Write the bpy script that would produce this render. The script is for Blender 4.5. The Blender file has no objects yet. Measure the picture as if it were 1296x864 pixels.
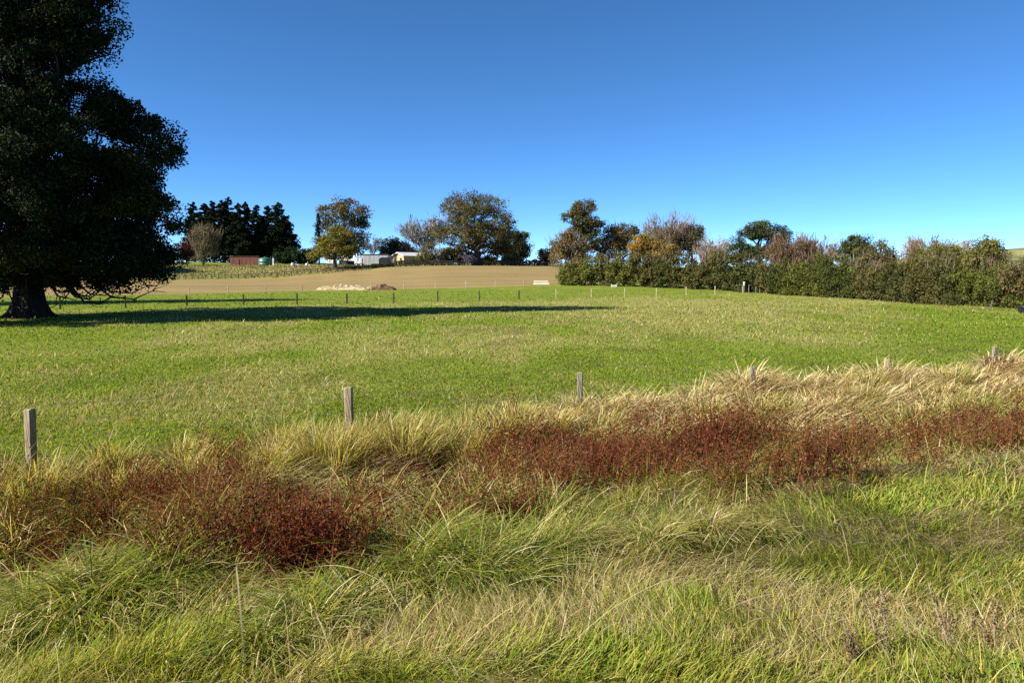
import bpy, bmesh, math, random
import numpy as np
from mathutils import Vector, Matrix

random.seed(7)
R = np.random.default_rng(11)
scene = bpy.context.scene
COL = scene.collection
rad = math.radians

# ------------------------------------------------------------------ camera geometry
CAMZ = 2.5
F = 936.0                      # focal length in photo pixels (26 mm on 36 mm)
PITCH = math.atan(87.0 / F)
cp, sp = math.cos(PITCH), math.sin(PITCH)
SUN_EL, SUN_AZ = rad(36), math.atan2(-13.0, -32.0)      # direction TO the sun (from +X, counter-clockwise)
SUN = np.array([math.cos(SUN_EL) * math.cos(SUN_AZ), math.cos(SUN_EL) * math.sin(SUN_AZ), math.sin(SUN_EL)])


def ray(px, py):
    a = (px - 648.0) / F
    b = (432.0 - py) / F
    y = cp + b * sp
    return a / y, (-sp + b * cp) / y          # x and z per metre of depth


def at(px, py, Y):
    a, b = ray(px, py)
    return a * Y, Y, CAMZ + b * Y


def mpp(Y):
    return Y / F


# ------------------------------------------------------------------ noise
def _h(ix, iy, s):
    n = (ix.astype(np.int64) * 374761393 + iy.astype(np.int64) * 668265263 + s * 1442695041) & 0xFFFFFFFF
    n = ((n ^ (n >> 13)) * 1274126177) & 0xFFFFFFFF
    n = n ^ (n >> 16)
    return (n & 0xFFFFFF) / float(0xFFFFFF)


def noise(x, y, s=0):
    x = np.asarray(x, float); y = np.asarray(y, float)
    ix, iy = np.floor(x), np.floor(y)
    fx, fy = x - ix, y - iy
    fx = fx * fx * (3 - 2 * fx); fy = fy * fy * (3 - 2 * fy)
    a = _h(ix, iy, s); b = _h(ix + 1, iy, s); c = _h(ix, iy + 1, s); d = _h(ix + 1, iy + 1, s)
    return (a + (b - a) * fx) * (1 - fy) + (c + (d - c) * fx) * fy


def fbm(x, y, s=0, o=3):
    v = 0.0; w = 0.5; t = 0.0
    for k in range(o):
        v = v + w * noise(np.asarray(x) * 2 ** k, np.asarray(y) * 2 ** k, s + k * 17); t += w; w *= 0.5
    return v / t


def sstep(a, b, x):
    t = np.clip((np.asarray(x, float) - a) / (b - a), 0, 1)
    return t * t * (3 - 2 * t)


# ------------------------------------------------------------------ terrain
FD = np.array([0.892, 0.453]); FN = np.array([-0.453, 0.892])


def su(x, y):
    return FN[0] * x + FN[1] * y, FD[0] * x + FD[1] * y


PXC = np.array([-700, 0, 150, 230, 300, 350, 400, 450, 500, 560, 620, 690, 760, 900, 1100, 1300, 2000.])
TC = (PXC - 648) / F
YR = np.array([60, 74, 86, 97, 140, 176, 183, 195, 210, 240, 300, 500, 3000.])
# heights (field level 0) per row
ZG = np.array([
    [0] * 17,
    [.0, .0, .0, .0, .0, .0, .03, .03, .03, .05, .05, .08, .08, .05, .1, .1, .1],
    [.2, .2, .25, .28, .3, .32, .33, .34, .35, .38, .4, .45, .5, .48, .5, .5, .5],
    [.4, .4, .42, .42, .42, .45, .5, .52, .55, .6, .68, .76, .8, .8, .8, .8, .8],
    [.7, .7, .7, .66, .62, .75, 1.1, 1.6, 2.1, 2.5, 2.5, 2.3, 1.8, 1.5, 1.5, 1.5, 1.5],
    [1.0, 1.0, .9, .82, .85, 1.2, 2.0, 2.8, 3.7, 4.05, 4.0, 3.9, 3.0, 2.5, 2.5, 2.5, 2.5],
    [2.2, 2.2, 2.2, 2.2, 2.3, 2.5, 2.8, 3.1, 3.9, 4.2, 4.15, 4.05, 3.2, 2.5, 2.5, 2.5, 2.5],
    [4.0, 4.0, 4.0, 4.0, 3.9, 3.9, 3.9, 4.0, 4.2, 4.4, 4.3, 4.2, 3.4, 2.5, 2.5, 2.5, 2.5],
    [4.9, 4.9, 4.9, 4.8, 4.5, 4.5, 4.5, 4.6, 4.7, 4.7, 4.6, 4.6, 3.6, 2.5, 2.5, 2.5, 2.5],
    [6, 6, 6, 6, 5.9, 5.8, 5.7, 5.3, 5.2, 5.2, 5.2, 5.2, 4, 3, 3, 3, 3],
    [6.6, 6.6, 6.6, 6.6, 6.5, 6.3, 6, 6, 6, 6, 6, 6, 5, 4, 4, 4, 4],
    [8] * 12 + [7, 6, 6, 6, 6], [10] * 17], float)


def lump(x, y):
    return fbm(np.asarray(x, float) * 1.05 + 7, np.asarray(y, float) * 1.05, 15, 2)


def H(x, y):
    x = np.asarray(x, float); y = np.asarray(y, float)
    s, u = su(x, y)
    near = np.interp(s, [-40, 2.5, 4.0, 5.4, 6.6, 8.2, 9.4, 10.7, 14],
                     [.95, .88, .74, .42, -.02, -.22, -.08, .02, .0])
    near = near + np.where(s < 60, (fbm(x * .9, y * .9, 5, 2) - .5) * .16 * (1 - sstep(9, 12, s)), 0)
    near = near + np.where(s < 60, (lump(x, y) - .5) * (.8 - .35 * sstep(2, 7, u)) * sstep(3.6, 5.0, s) * (1 - sstep(8.6, 10.2, s)), 0)
    near = near + (fbm(x * .11, y * .11, 9, 2) - .5) * .22 * sstep(12, 22, s) * (1 - sstep(58, 75, y))
    yy = np.clip(y, 60, 3000)
    t = np.clip(x / yy, TC[0], TC[-1])
    i = np.clip(np.searchsorted(YR, yy, side='right') - 1, 0, len(YR) - 2)
    fy = (yy - YR[i]) / (YR[i + 1] - YR[i]); fy = fy * fy * (3 - 2 * fy) * .6 + fy * .4
    j = np.clip(np.searchsorted(TC, t, side='right') - 1, 0, len(TC) - 2)
    fx = (t - TC[j]) / (TC[j + 1] - TC[j]); fx = fx * fx * (3 - 2 * fx)
    far = (ZG[i, j] * (1 - fx) + ZG[i, j + 1] * fx) * (1 - fy) + (ZG[i + 1, j] * (1 - fx) + ZG[i + 1, j + 1] * fx) * fy
    far = far * sstep(60, 66, y)
    return near + far


def h1(x, y):
    return float(H(np.array([x]), np.array([y]))[0])


def ground(px, py, y0=1.5, y1=400):
    a, b = ray(px, py)
    Y = np.concatenate([np.arange(y0, 30, .05), np.arange(30, y1, .25)])
    g = H(a * Y, Y) - (CAMZ + b * Y)
    k = int(np.argmax(g > 0)) if (g > 0).any() else len(Y) - 1
    return a * Y[k], Y[k], float(H(np.array([a * Y[k]]), np.array([Y[k]]))[0])


# fences and borders (ground lines)
F1 = [(-5.97 + 3.57 * k, 9.0 + 1.815 * k) for k in range(-1, 8)]
F2_0 = np.array([-.2906 * 58.4, 58.4]); F2_D = np.array([3.52, 1.9])
F3_0 = np.array([-.436 * 81, 81.0]); F3_D = np.array([3.69, 1.56])


def beyond_f3(x, y):
    n = np.array([-F3_D[1], F3_D[0]]) / np.hypot(*F3_D)
    return n[0] * (x - F3_0[0]) + n[1] * (y - F3_0[1])


HEDGE = np.array([(1420, 47.5), (1296, 51), (1200, 58), (1100, 68), (1020, 76), (940, 83), (880, 89), (830, 93), (760, 97), (712, 99.5)], float)
HEDGE_XY = np.array([((p - 648) / F * y, y) for p, y in HEDGE])

# ------------------------------------------------------------------ mesh helpers


def link(o):
    COL.objects.link(o); return o


def mesh_np(name, V, faces_list, mat, parent=None, col=None, smooth=False, attrs=None):
    """V (n,3); faces_list: list of (m,k) index arrays; col: per point (n,3)"""
    me = bpy.data.meshes.new(name)
    V = np.ascontiguousarray(V, np.float32)
    me.vertices.add(len(V)); me.vertices.foreach_set('co', V.ravel())
    loops = np.concatenate([f.ravel() for f in faces_list]).astype(np.int32)
    sizes = np.concatenate([np.full(len(f), f.shape[1], np.int32) for f in faces_list])
    starts = np.concatenate([[0], np.cumsum(sizes)[:-1]]).astype(np.int32)
    me.loops.add(len(loops)); me.loops.foreach_set('vertex_index', loops)
    me.polygons.add(len(sizes)); me.polygons.foreach_set('loop_start', starts)
    me.update(calc_edges=True)
    me.polygons.foreach_set('use_smooth', np.full(len(sizes), smooth, bool))
    if col is not None:
        a = me.attributes.new('col', 'FLOAT_COLOR', 'POINT')
        c = np.ones((len(V), 4), np.float32); c[:, :3] = col
        a.data.foreach_set('color', c.ravel())
    for k, v in (attrs or {}).items():
        a = me.attributes.new(k, 'FLOAT', 'POINT'); a.data.foreach_set('value', np.ascontiguousarray(v, np.float32))
    me.materials.append(mat)
    o = bpy.data.objects.new(name, me); link(o)
    if parent is not None: o.parent = parent
    return o


def tag(o, label=None, cat=None, group=None, kind=None):
    if label: o['label'] = label
    if cat: o['category'] = cat
    if group: o['group'] = group
    if kind: o['kind'] = kind
    return o


def thing(name, label, cat, loc=(0, 0, 0), rz=0.0, group=None):
    o = bpy.data.objects.new(name, None); link(o)
    o.location = loc; o.rotation_euler = (0, 0, rz); o.empty_display_size = .2
    return tag(o, label, cat, group)


class MB:
    """collects boxes, tubes and sheets in plain lists, one mesh per build"""

    def __init__(s):
        s.v = []; s.f = []

    def add(s, vs, fs):
        b = len(s.v); s.v += [tuple(p) for p in vs]; s.f += [tuple(b + i for i in f) for f in fs]; return s

    def box(s, x0, x1, y0, y1, z0, z1, bev=0.0, M=None):
        if bev <= 0:
            vs = [(x, y, z) for z in (z0, z1) for x, y in ((x0, y0), (x1, y0), (x1, y1), (x0, y1))]
            fs = [(3, 2, 1, 0), (4, 5, 6, 7), (0, 1, 5, 4), (1, 2, 6, 5), (2, 3, 7, 6), (3, 0, 4, 7)]
        else:
            b = bev; vs = []
            ring = lambda e: [(x0 + b + e, y0 + e), (x1 - b - e, y0 + e), (x1 - e, y0 + b + e), (x1 - e, y1 - b - e),
                              (x1 - b - e, y1 - e), (x0 + b + e, y1 - e), (x0 + e, y1 - b - e), (x0 + e, y0 + b + e)]
            for z, e in ((z0, b * .6), (z0 + b, 0), (z1 - b, 0), (z1, b * .6)):
                vs += [(x, y, z) for x, y in ring(e)]
            fs = [tuple(range(7, -1, -1)), tuple(range(24, 32))]
            for k in range(3):
                for i in range(8):
                    fs.append((k * 8 + i, k * 8 + (i + 1) % 8, k * 8 + 8 + (i + 1) % 8, k * 8 + 8 + i))
        if M is not None: vs = [tuple(M @ Vector(p)) for p in vs]
        return s.add(vs, fs)

    def tube(s, pts, r, n=6, cap=True):
        pts = [Vector(p) for p in pts]
        rs = r if isinstance(r, (list, tuple)) else [r] * len(pts)
        vs = []; fs = []
        prev = None
        for i, p in enumerate(pts):
            d = (pts[min(i + 1, len(pts) - 1)] - pts[max(i - 1, 0)])
            if d.length < 1e-9: d = Vector((0, 0, 1))
            d.normalize()
            a = prev if prev is not None else (Vector((1, 0, 0)) if abs(d.x) < .8 else Vector((0, 1, 0)))
            a = (a - d * a.dot(d)); a.normalize(); prev = a
            b = d.cross(a)
            for k in range(n):
                w = 2 * math.pi * k / n
                vs.append(p + (a * math.cos(w) + b * math.sin(w)) * rs[i])
        for i in range(len(pts) - 1):
            for k in range(n):
                fs.append((i * n + k, i * n + (k + 1) % n, (i + 1) * n + (k + 1) % n, (i + 1) * n + k))
        if cap:
            fs.append(tuple(range(n - 1, -1, -1))); fs.append(tuple((len(pts) - 1) * n + k for k in range(n)))
        return s.add(vs, fs)

    def prism(s, prof, x0, x1):
        """profile in (y,z), extruded along x"""
        n = len(prof)
        vs = [(x0, y, z) for y, z in prof] + [(x1, y, z) for y, z in prof]
        fs = [tuple(range(n)), tuple(range(2 * n - 1, n - 1, -1))]
        fs += [(i, i + n, (i + 1) % n + n, (i + 1) % n) for i in range(n)]
        return s.add(vs, fs)

    def lathe(s, prof, n=24, cx=0, cy=0):
        vs = []; fs = []
        for r_, z in prof:
            for k in range(n):
                w = 2 * math.pi * k / n; vs.append((cx + r_ * math.cos(w), cy + r_ * math.sin(w), z))
        for i in range(len(prof) - 1):
            for k in range(n):
                fs.append((i * n + k, i * n + (k + 1) % n, (i + 1) * n + (k + 1) % n, (i + 1) * n + k))
        fs.append(tuple(range(n - 1, -1, -1))); fs.append(tuple((len(prof) - 1) * n + k for k in range(n)))
        return s.add(vs, fs)

    def build(s, name, mat, parent=None, smooth=False):
        me = bpy.data.meshes.new(name); me.from_pydata(s.v, [], s.f)
        bm = bmesh.new(); bm.from_mesh(me); bmesh.ops.recalc_face_normals(bm, faces=bm.faces[:]); bm.to_mesh(me); bm.free()
        me.materials.append(mat)
        if smooth:
            for p in me.polygons: p.use_smooth = True
        o = bpy.data.objects.new(name, me); link(o)
        if parent is not None: o.parent = parent
        return o


# ------------------------------------------------------------------ materials


def newmat(name):
    m = bpy.data.materials.new(name); m.use_nodes = True
    nt = m.node_tree; nt.nodes.clear()
    out = nt.nodes.new('ShaderNodeOutputMaterial')
    return m, nt, out


def N(nt, t, **kw):
    n = nt.nodes.new(t)
    for k, v in kw.items():
        if k in n.inputs: n.inputs[k].default_value = v
        else: setattr(n, k, v)
    return n


def leaf_mat(name, trans=.35, rough=.6, spec=.25, tint=(1.25, 1.15, .55)):
    m, nt, out = newmat(name)
    at_ = N(nt, 'ShaderNodeAttribute', attribute_name='col')
    p = N(nt, 'ShaderNodeBsdfPrincipled', Roughness=rough)
    p.inputs['Specular IOR Level'].default_value = spec
    nt.links.new(at_.outputs['Color'], p.inputs['Base Color'])
    mul = N(nt, 'ShaderNodeMix', data_type='RGBA', blend_type='MULTIPLY'); mul.inputs[0].default_value = 1
    mul.inputs[7].default_value = (*tint, 1)
    nt.links.new(at_.outputs['Color'], mul.inputs[6])
    t = N(nt, 'ShaderNodeBsdfTranslucent'); nt.links.new(mul.outputs[2], t.inputs['Color'])
    mx = N(nt, 'ShaderNodeMixShader'); mx.inputs[0].default_value = trans
    nt.links.new(p.outputs[0], mx.inputs[1]); nt.links.new(t.outputs[0], mx.inputs[2])
    nt.links.new(mx.outputs[0], out.inputs['Surface'])
    return m


def solid_mat(name, c1, c2, scale=8, rough=.8, stretch=(1, 1, 1), bump=.3, spec=.3, metal=0.0, detail=6, bscale=None, contrast=(.3, .7), dist=.02):
    m, nt, out = newmat(name)
    tc = N(nt, 'ShaderNodeTexCoord'); mp = N(nt, 'ShaderNodeMapping'); mp.inputs['Scale'].default_value = stretch
    nt.links.new(tc.outputs['Object'], mp.inputs['Vector'])
    n1 = N(nt, 'ShaderNodeTexNoise', Scale=scale, Detail=detail, Roughness=.65)
    nt.links.new(mp.outputs[0], n1.inputs['Vector'])
    cr = N(nt, 'ShaderNodeValToRGB')
    cr.color_ramp.elements[0].position, cr.color_ramp.elements[1].position = contrast
    cr.color_ramp.elements[0].color = (*c1, 1); cr.color_ramp.elements[1].color = (*c2, 1)
    nt.links.new(n1.outputs['Fac'], cr.inputs[0])
    p = N(nt, 'ShaderNodeBsdfPrincipled', Roughness=rough, Metallic=metal); p.inputs['Specular IOR Level'].default_value = spec
    nt.links.new(cr.outputs[0], p.inputs['Base Color'])
    if bump:
        n2 = N(nt, 'ShaderNodeTexNoise', Scale=bscale or scale * 2, Detail=6)
        nt.links.new(mp.outputs[0], n2.inputs['Vector'])
        b = N(nt, 'ShaderNodeBump', Strength=bump, Distance=dist); nt.links.new(n2.outputs['Fac'], b.inputs['Height'])
        nt.links.new(b.outputs[0], p.inputs['Normal'])
    nt.links.new(p.outputs[0], out.inputs['Surface'])
    return m


M_LEAF = leaf_mat('leaf', .3, .55, .12)
M_DARKLEAF = leaf_mat('evergreen_leaf', .06, .75, .05)
M_GRASS = leaf_mat('grass_blade', .44, .6, .08, (1.15, 1.1, .5))
M_STRAW = leaf_mat('straw_blade', .4, .7, .08, (1.1, 1.0, .7))
M_WEED = leaf_mat('red_weed', .35, .7, .05, (1.4, .8, .5))
M_TWIG = leaf_mat('twig', .0, .8, .1)
M_BARK = solid_mat('bark', (.035, .026, .02), (.13, .105, .085), 6, .95, (1, 1, .25), .8, .1, dist=.05)
M_DBARK = solid_mat('dark_bark', (.016, .012, .010), (.05, .04, .032), 5, .95, (1, 1, .2), .9, .1, dist=.08)
M_OAKBARK = solid_mat('oak_bark', (.025, .02, .016), (.085, .07, .056), 6, .95, (1, 1, .25), .8, .1, dist=.05)
M_PBARK = solid_mat('pale_bark', (.15, .13, .11), (.34, .31, .28), 5, .9, (1, 1, .3), .5, .1)
M_POST = solid_mat('weathered_post', (.12, .09, .05), (.36, .3, .19), 9, .9, (3, 3, .35), .5, .15, dist=.012)
M_GREYPOST = solid_mat('grey_post', (.1, .09, .065), (.28, .25, .19), 9, .9, (3, 3, .35), .5, .15, dist=.012)
M_DPOST = solid_mat('dark_post', (.028, .022, .017), (.075, .06, .045), 9, .9, (3, 3, .35), .4, .15)
M_PALEPOST = solid_mat('pale_post', (.24, .21, .12), (.45, .4, .27), 9, .9, (3, 3, .35), .3, .15)
M_WIRE = solid_mat('galvanised_wire', (.12, .12, .12), (.25, .25, .25), 30, .5, bump=0, metal=.8)
M_RED = solid_mat('rust_red_iron', (.09, .028, .018), (.19, .065, .042), 1.5, .75, (1, 1, .4), .1)
M_DROOF = solid_mat('dark_roof', (.03, .03, .034), (.07, .07, .075), 2, .6, bump=.1)
M_GREYIRON = solid_mat('grey_iron', (.26, .27, .28), (.42, .43, .44), .8, .6, (1, 1, .3), .05)
M_TANK = solid_mat('green_tank', (.02, .085, .055), (.035, .13, .08), 1.2, .45, bump=.03, spec=.5)
M_BLACK = solid_mat('black_plastic', (.008, .009, .012), (.02, .02, .026), 3, .35, bump=.05, spec=.5)
M_WHITE = solid_mat('white_paint', (.48, .48, .46), (.66, .66, .64), 2, .55, (1, 1, .5), .05)
M_CREAM = solid_mat('cream_paint', (.6, .55, .4), (.78, .72, .56), 3, .7, (1, 1, .5), .1)
M_HOUSE = solid_mat('ochre_weatherboard', (.4, .25, .11), (.56, .37, .18), 1.4, .8, (1, 1, 3), .2)
M_PALEROOF = solid_mat('pale_roof', (.36, .36, .36), (.52, .52, .51), 1.0, .6, (1, 4, 1), .05)
M_GLASS = solid_mat('window_glass', (.01, .012, .015), (.02, .024, .03), 2, .08, bump=0, spec=.8)
M_RUBBER = solid_mat('tyre_rubber', (.012, .012, .012), (.03, .03, .03), 12, .9, bump=.2)
M_STONE = solid_mat('pale_stone', (.35, .32, .27), (.62, .58, .5), 3, .9, bump=.5, dist=.05)


def ground_mat():
    m, nt, out = newmat('pasture_ground')
    L = nt.links.new
    geo = N(nt, 'ShaderNodeNewGeometry')
    a = lambda k: N(nt, 'ShaderNodeAttribute', attribute_name=k)
    dry, bare = a('dry'), a('bare')
    mp = N(nt, 'ShaderNodeMapping'); mp.inputs['Scale'].default_value = (1, .45, 1); L(geo.outputs['Position'], mp.inputs['Vector'])
    n1 = N(nt, 'ShaderNodeTexNoise', Scale=1.1, Detail=8, Roughness=.7); L(mp.outputs[0], n1.inputs['Vector'])
    n2 = N(nt, 'ShaderNodeTexNoise', Scale=14, Detail=6, Roughness=.75); L(mp.outputs[0], n2.inputs['Vector'])
    n3 = N(nt, 'ShaderNodeTexNoise', Scale=.16, Detail=5, Roughness=.6); L(geo.outputs['Position'], n3.inputs['Vector'])
    g = N(nt, 'ShaderNodeValToRGB'); e = g.color_ramp.elements
    e[0].position, e[1].position = .3, .72
    e[0].color = (.075, .11, .008, 1); e[1].color = (.15, .19, .016, 1)
    L(n1.outputs['Fac'], g.inputs[0])
    st = N(nt, 'ShaderNodeValToRGB'); e = st.color_ramp.elements
    e[0].position, e[1].position = .3, .7
    e[0].color = (.15, .145, .03, 1); e[1].color = (.32, .28, .11, 1)
    L(n2.outputs['Fac'], st.inputs[0])
    # dry factor = dry attr + noise detail
    ad = N(nt, 'ShaderNodeMath', operation='MULTIPLY_ADD'); ad.inputs[1].default_value = 1.5; ad.inputs[2].default_value = -.75
    L(n2.outputs['Fac'], ad.inputs[0])
    ad2 = N(nt, 'ShaderNodeMath', operation='ADD', use_clamp=True); L(ad.outputs[0], ad2.inputs[0]); L(dry.outputs['Fac'], ad2.inputs[1])
    mm = N(nt, 'ShaderNodeMath', operation='MULTIPLY', use_clamp=True); L(ad2.outputs[0], mm.inputs[0]); mm.inputs[1].default_value = .85
    mx = N(nt, 'ShaderNodeMix', data_type='RGBA'); L(mm.outputs[0], mx.inputs[0]); L(g.outputs[0], mx.inputs[6]); L(st.outputs[0], mx.inputs[7])
    so = N(nt, 'ShaderNodeValToRGB'); e = so.color_ramp.elements
    e[0].color = (.03, .024, .014, 1); e[1].color = (.09, .07, .035, 1); L(n1.outputs['Fac'], so.inputs[0])
    mx2 = N(nt, 'ShaderNodeMix', data_type='RGBA'); L(bare.outputs['Fac'], mx2.inputs[0]); L(mx.outputs[2], mx2.inputs[6]); L(so.outputs[0], mx2.inputs[7])
    p = N(nt, 'ShaderNodeBsdfPrincipled', Roughness=.95); p.inputs['Specular IOR Level'].default_value = .1
    L(mx2.outputs[2], p.inputs['Base Color'])
    b = N(nt, 'ShaderNodeBump', Strength=.8, Distance=.08); L(n2.outputs['Fac'], b.inputs['Height']); L(b.outputs[0], p.inputs['Normal'])
    L(p.outputs[0], out.inputs['Surface'])
    return m


def field_mat():
    m, nt, out = newmat('bare_field_soil')
    L = nt.links.new
    geo = N(nt, 'ShaderNodeNewGeometry')
    mp = N(nt, 'ShaderNodeMapping'); mp.inputs['Scale'].default_value = (.035, .3, 1); mp.inputs['Rotation'].default_value = (0, 0, rad(-8))
    L(geo.outputs['Position'], mp.inputs['Vector'])
    n1 = N(nt, 'ShaderNodeTexNoise', Scale=1.4, Detail=8, Roughness=.65); L(mp.outputs[0], n1.inputs['Vector'])
    n2 = N(nt, 'ShaderNodeTexNoise', Scale=3.0, Detail=6, Roughness=.7); L(geo.outputs['Position'], n2.inputs['Vector'])
    c = N(nt, 'ShaderNodeValToRGB'); e = c.color_ramp.elements
    e[0].position, e[1].position = .3, .7
    e[0].color = (.13, .105, .04, 1); e[1].color = (.25, .18, .075, 1)
    k = c.color_ramp.elements.new(.5); k.color = (.19, .14, .057, 1)
    L(n1.outputs['Fac'], c.inputs[0])
    mx = N(nt, 'ShaderNodeMix', data_type='RGBA', blend_type='OVERLAY'); mx.inputs[0].default_value = .35
    L(c.outputs[0], mx.inputs[6]); L(n2.outputs['Fac'], mx.inputs[7])
    p = N(nt, 'ShaderNodeBsdfPrincipled', Roughness=.95); p.inputs['Specular IOR Level'].default_value = .1
    L(mx.outputs[2], p.inputs['Base Color'])
    b = N(nt, 'ShaderNodeBump', Strength=.6, Distance=.1); L(n2.outputs['Fac'], b.inputs['Height']); L(b.outputs[0], p.inputs['Normal'])
    L(p.outputs[0], out.inputs['Surface'])
    return m


# ------------------------------------------------------------------ ground sheet


def dryness(x, y):
    """how straw-coloured the pasture is (0..1); clumpy, more on the crown of the field"""
    s, u = su(x, y)
    a = fbm(x * .085 + 3.1, y * .05, 31, 4)
    b = fbm(x * .45, y * .22, 41, 3)
    t = x / np.maximum(y, 1)
    d = .55 * a + .45 * b
    d = d + .15 * np.exp(-((t - .2) / .3) ** 2) * sstep(18, 30, y) - .10 * sstep(.45, .7, t) - .08 * sstep(-.3, -.6, t)
    d = .9 * sstep(.40, .72, d)
    n2 = np.array([-F2_D[1], F2_D[0]]) / np.hypot(*F2_D)
    q = n2[0] * (x - F2_0[0]) + n2[1] * (y - F2_0[1])       # beyond the second fence: fresher
    d = d * (1 - .85 * sstep(-3.0, 1.5, q))
    strip = np.exp(-((q + .3) / .9) ** 2) * sstep(4, 10, x)
    return np.clip(d + .9 * strip * fbm(x * .3, y * .3, 77, 2), 0, 1)


def build_ground():
    k = np.linspace(-1, 1, 361); xs = np.sign(k) * (np.sinh(np.abs(k) * 6.2) / np.sinh(6.2)) * 2600
    ys = np.concatenate([np.arange(-40, 0, 2.0), np.arange(0, 24, .12), 24 + np.cumsum(np.geomspace(.12, 120, 190))])
    X, Y = np.meshgrid(xs, ys)
    Z = H(X, Y)
    ny, nx = X.shape
    V = np.stack([X, Y, Z], -1).reshape(-1, 3)
    idx = np.arange(nx * ny).reshape(ny, nx)
    q = np.stack([idx[:-1, :-1], idx[:-1, 1:], idx[1:, 1:], idx[1:, :-1]], -1).reshape(-1, 4)
    s, u = su(V[:, 0], V[:, 1])
    dry = dryness(V[:, 0], V[:, 1])
    # rough bank behind the bare field
    bank = sstep(171, 176, V[:, 1]) * (1 - sstep(198, 206, V[:, 1])) * (V[:, 0] < -30)
    dry = np.maximum(dry, bank * (.35 + .6 * fbm(V[:, 0] * .1, V[:, 1] * .1, 3)))
    bare = (1 - sstep(10.2, 11.2, s)) * .9
    bare = np.maximum(bare, sstep(.66, .72, fbm(V[:, 0] * .5, V[:, 1] * .35, 71, 3)) * .35 * (V[:, 1] < 60))
    o = mesh_np('ground', V, [q], ground_mat(), smooth=True, attrs={'dry': dry, 'bare': bare})
    tag(o, kind='structure')


build_ground()


def build_field():
    # bare field between the third fence and the rail fence / tree line
    pxs = np.linspace(-420, 760, 170)
    t = (pxs - 648) / F
    # near edge: the third fence line, far edge: interpolated
    dx, dy = F3_D
    near = (F3_0[1] * dx - F3_0[0] * dy) / (dx - t * dy)
    far = np.interp(pxs, [-420, 300, 450, 520, 760], [175, 176.5, 179, 182, 184])
    w = np.linspace(0, 1, 60)
    Y = near[None] + (far - near)[None] * w[:, None] + .25
    X = t[None] * Y
    Z = H(X, Y) + .05
    Z[0] -= .12; Z[-1] -= .12; Z[:, 0] -= .12; Z[:, -1] -= .12
    V = np.stack([X, Y, Z], -1).reshape(-1, 3)
    ny, nx = X.shape
    idx = np.arange(nx * ny).reshape(ny, nx)
    q = np.stack([idx[:-1, :-1], idx[:-1, 1:], idx[1:, 1:], idx[1:, :-1]], -1).reshape(-1, 4)
    tag(mesh_np('bare_field', V, [q], field_mat(), smooth=True), kind='structure')


build_field()


def build_hill():
    m = solid_mat('hill_grass', (.06, .1, .025), (.2, .19, .07), .02, .95, bump=0, contrast=(.4, .6))
    cx, cy, _ = at(1400, 330, 520)
    n = 60
    V = []
    a = np.linspace(-1, 1, n)
    X, Y = np.meshgrid(cx + a * 330, cy + a * 230)
    Z = 3 + 18.5 * np.exp(-((X - cx) / 150) ** 2 - ((Y - cy) / 110) ** 2) + 1.5 * fbm(X * .02, Y * .02, 8)
    V = np.stack([X, Y, Z], -1).reshape(-1, 3); idx = np.arange(n * n).reshape(n, n)
    q = np.stack([idx[:-1, :-1], idx[:-1, 1:], idx[1:, 1:], idx[1:, :-1]], -1).reshape(-1, 4)
    tag(mesh_np('hill', V, [q], m, smooth=True), kind='structure')


build_hill()

# ------------------------------------------------------------------ grass blades


class Blades:
    def __init__(s): s.V = []; s.C = []; s.n = 0; s.F4 = []; s.F3 = []

    def add(s, P, az, lean, droop, L, W, c0, c1, K=3, clip=True):
        n = len(P)
        if n == 0: return
        W = W * R.uniform(.6, 1.55, n)
        d = np.stack([np.cos(az), np.sin(az), np.zeros(n)], 1)
        tw = az + np.pi / 2 + R.normal(0, .7, n)
        side = np.stack([np.cos(tw), np.sin(tw), np.zeros(n)], 1)
        p = P.astype(float).copy(); rows = []; cols = []
        for k in range(K + 1):
            wk = W * (1 - .25 * k / K) if k < K else W * 0
            f = (k / K)
            c = c0 * (1 - f) + c1 * f
            if k < K:
                rows += [p - side * wk[:, None] * .5, p + side * wk[:, None] * .5]; cols += [c, c]
            else:
                rows.append(p.copy()); cols.append(c)
            if k < K:
                th = lean + droop * ((k + .5) / K)
                p = p + (L / K)[:, None] * (np.sin(th)[:, None] * d + np.stack([0 * th, 0 * th, np.cos(th)], 1))
                if clip: p[:, 2] = np.maximum(p[:, 2], P[:, 2] - .02 + .012 * (k + 1))
        m = 2 * K + 1
        V = np.stack(rows, 1).reshape(-1, 3); C = np.stack(cols, 1).reshape(-1, 3)
        b = s.n + np.arange(n)[:, None] * m
        for k in range(K - 1):
            s.F4.append(b + np.array([[2 * k, 2 * k + 1, 2 * k + 3, 2 * k + 2]]))
        s.F3.append(b + np.array([[2 * K - 2, 2 * K - 1, 2 * K]]))
        s.V.append(V); s.C.append(C); s.n += n * m

    def flakes(s, P, nrm_bias, size, col, aspect=.6):
        """small leaf rhombi"""
        n = len(P)
        if n == 0: return
        V, q = leaf_quads(P, size, nrm_bias, aspect)
        s.F4.append(q + s.n); s.V.append(V); s.C.append(np.repeat(col, 4, 0)); s.n += len(V)

    def build(s, name, mat, kind='stuff'):
        fl = []
        if s.F4: fl.append(np.concatenate(s.F4))
        if s.F3: fl.append(np.concatenate(s.F3))
        o = mesh_np(name, np.concatenate(s.V), fl, mat, col=np.concatenate(s.C))
        return o


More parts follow.
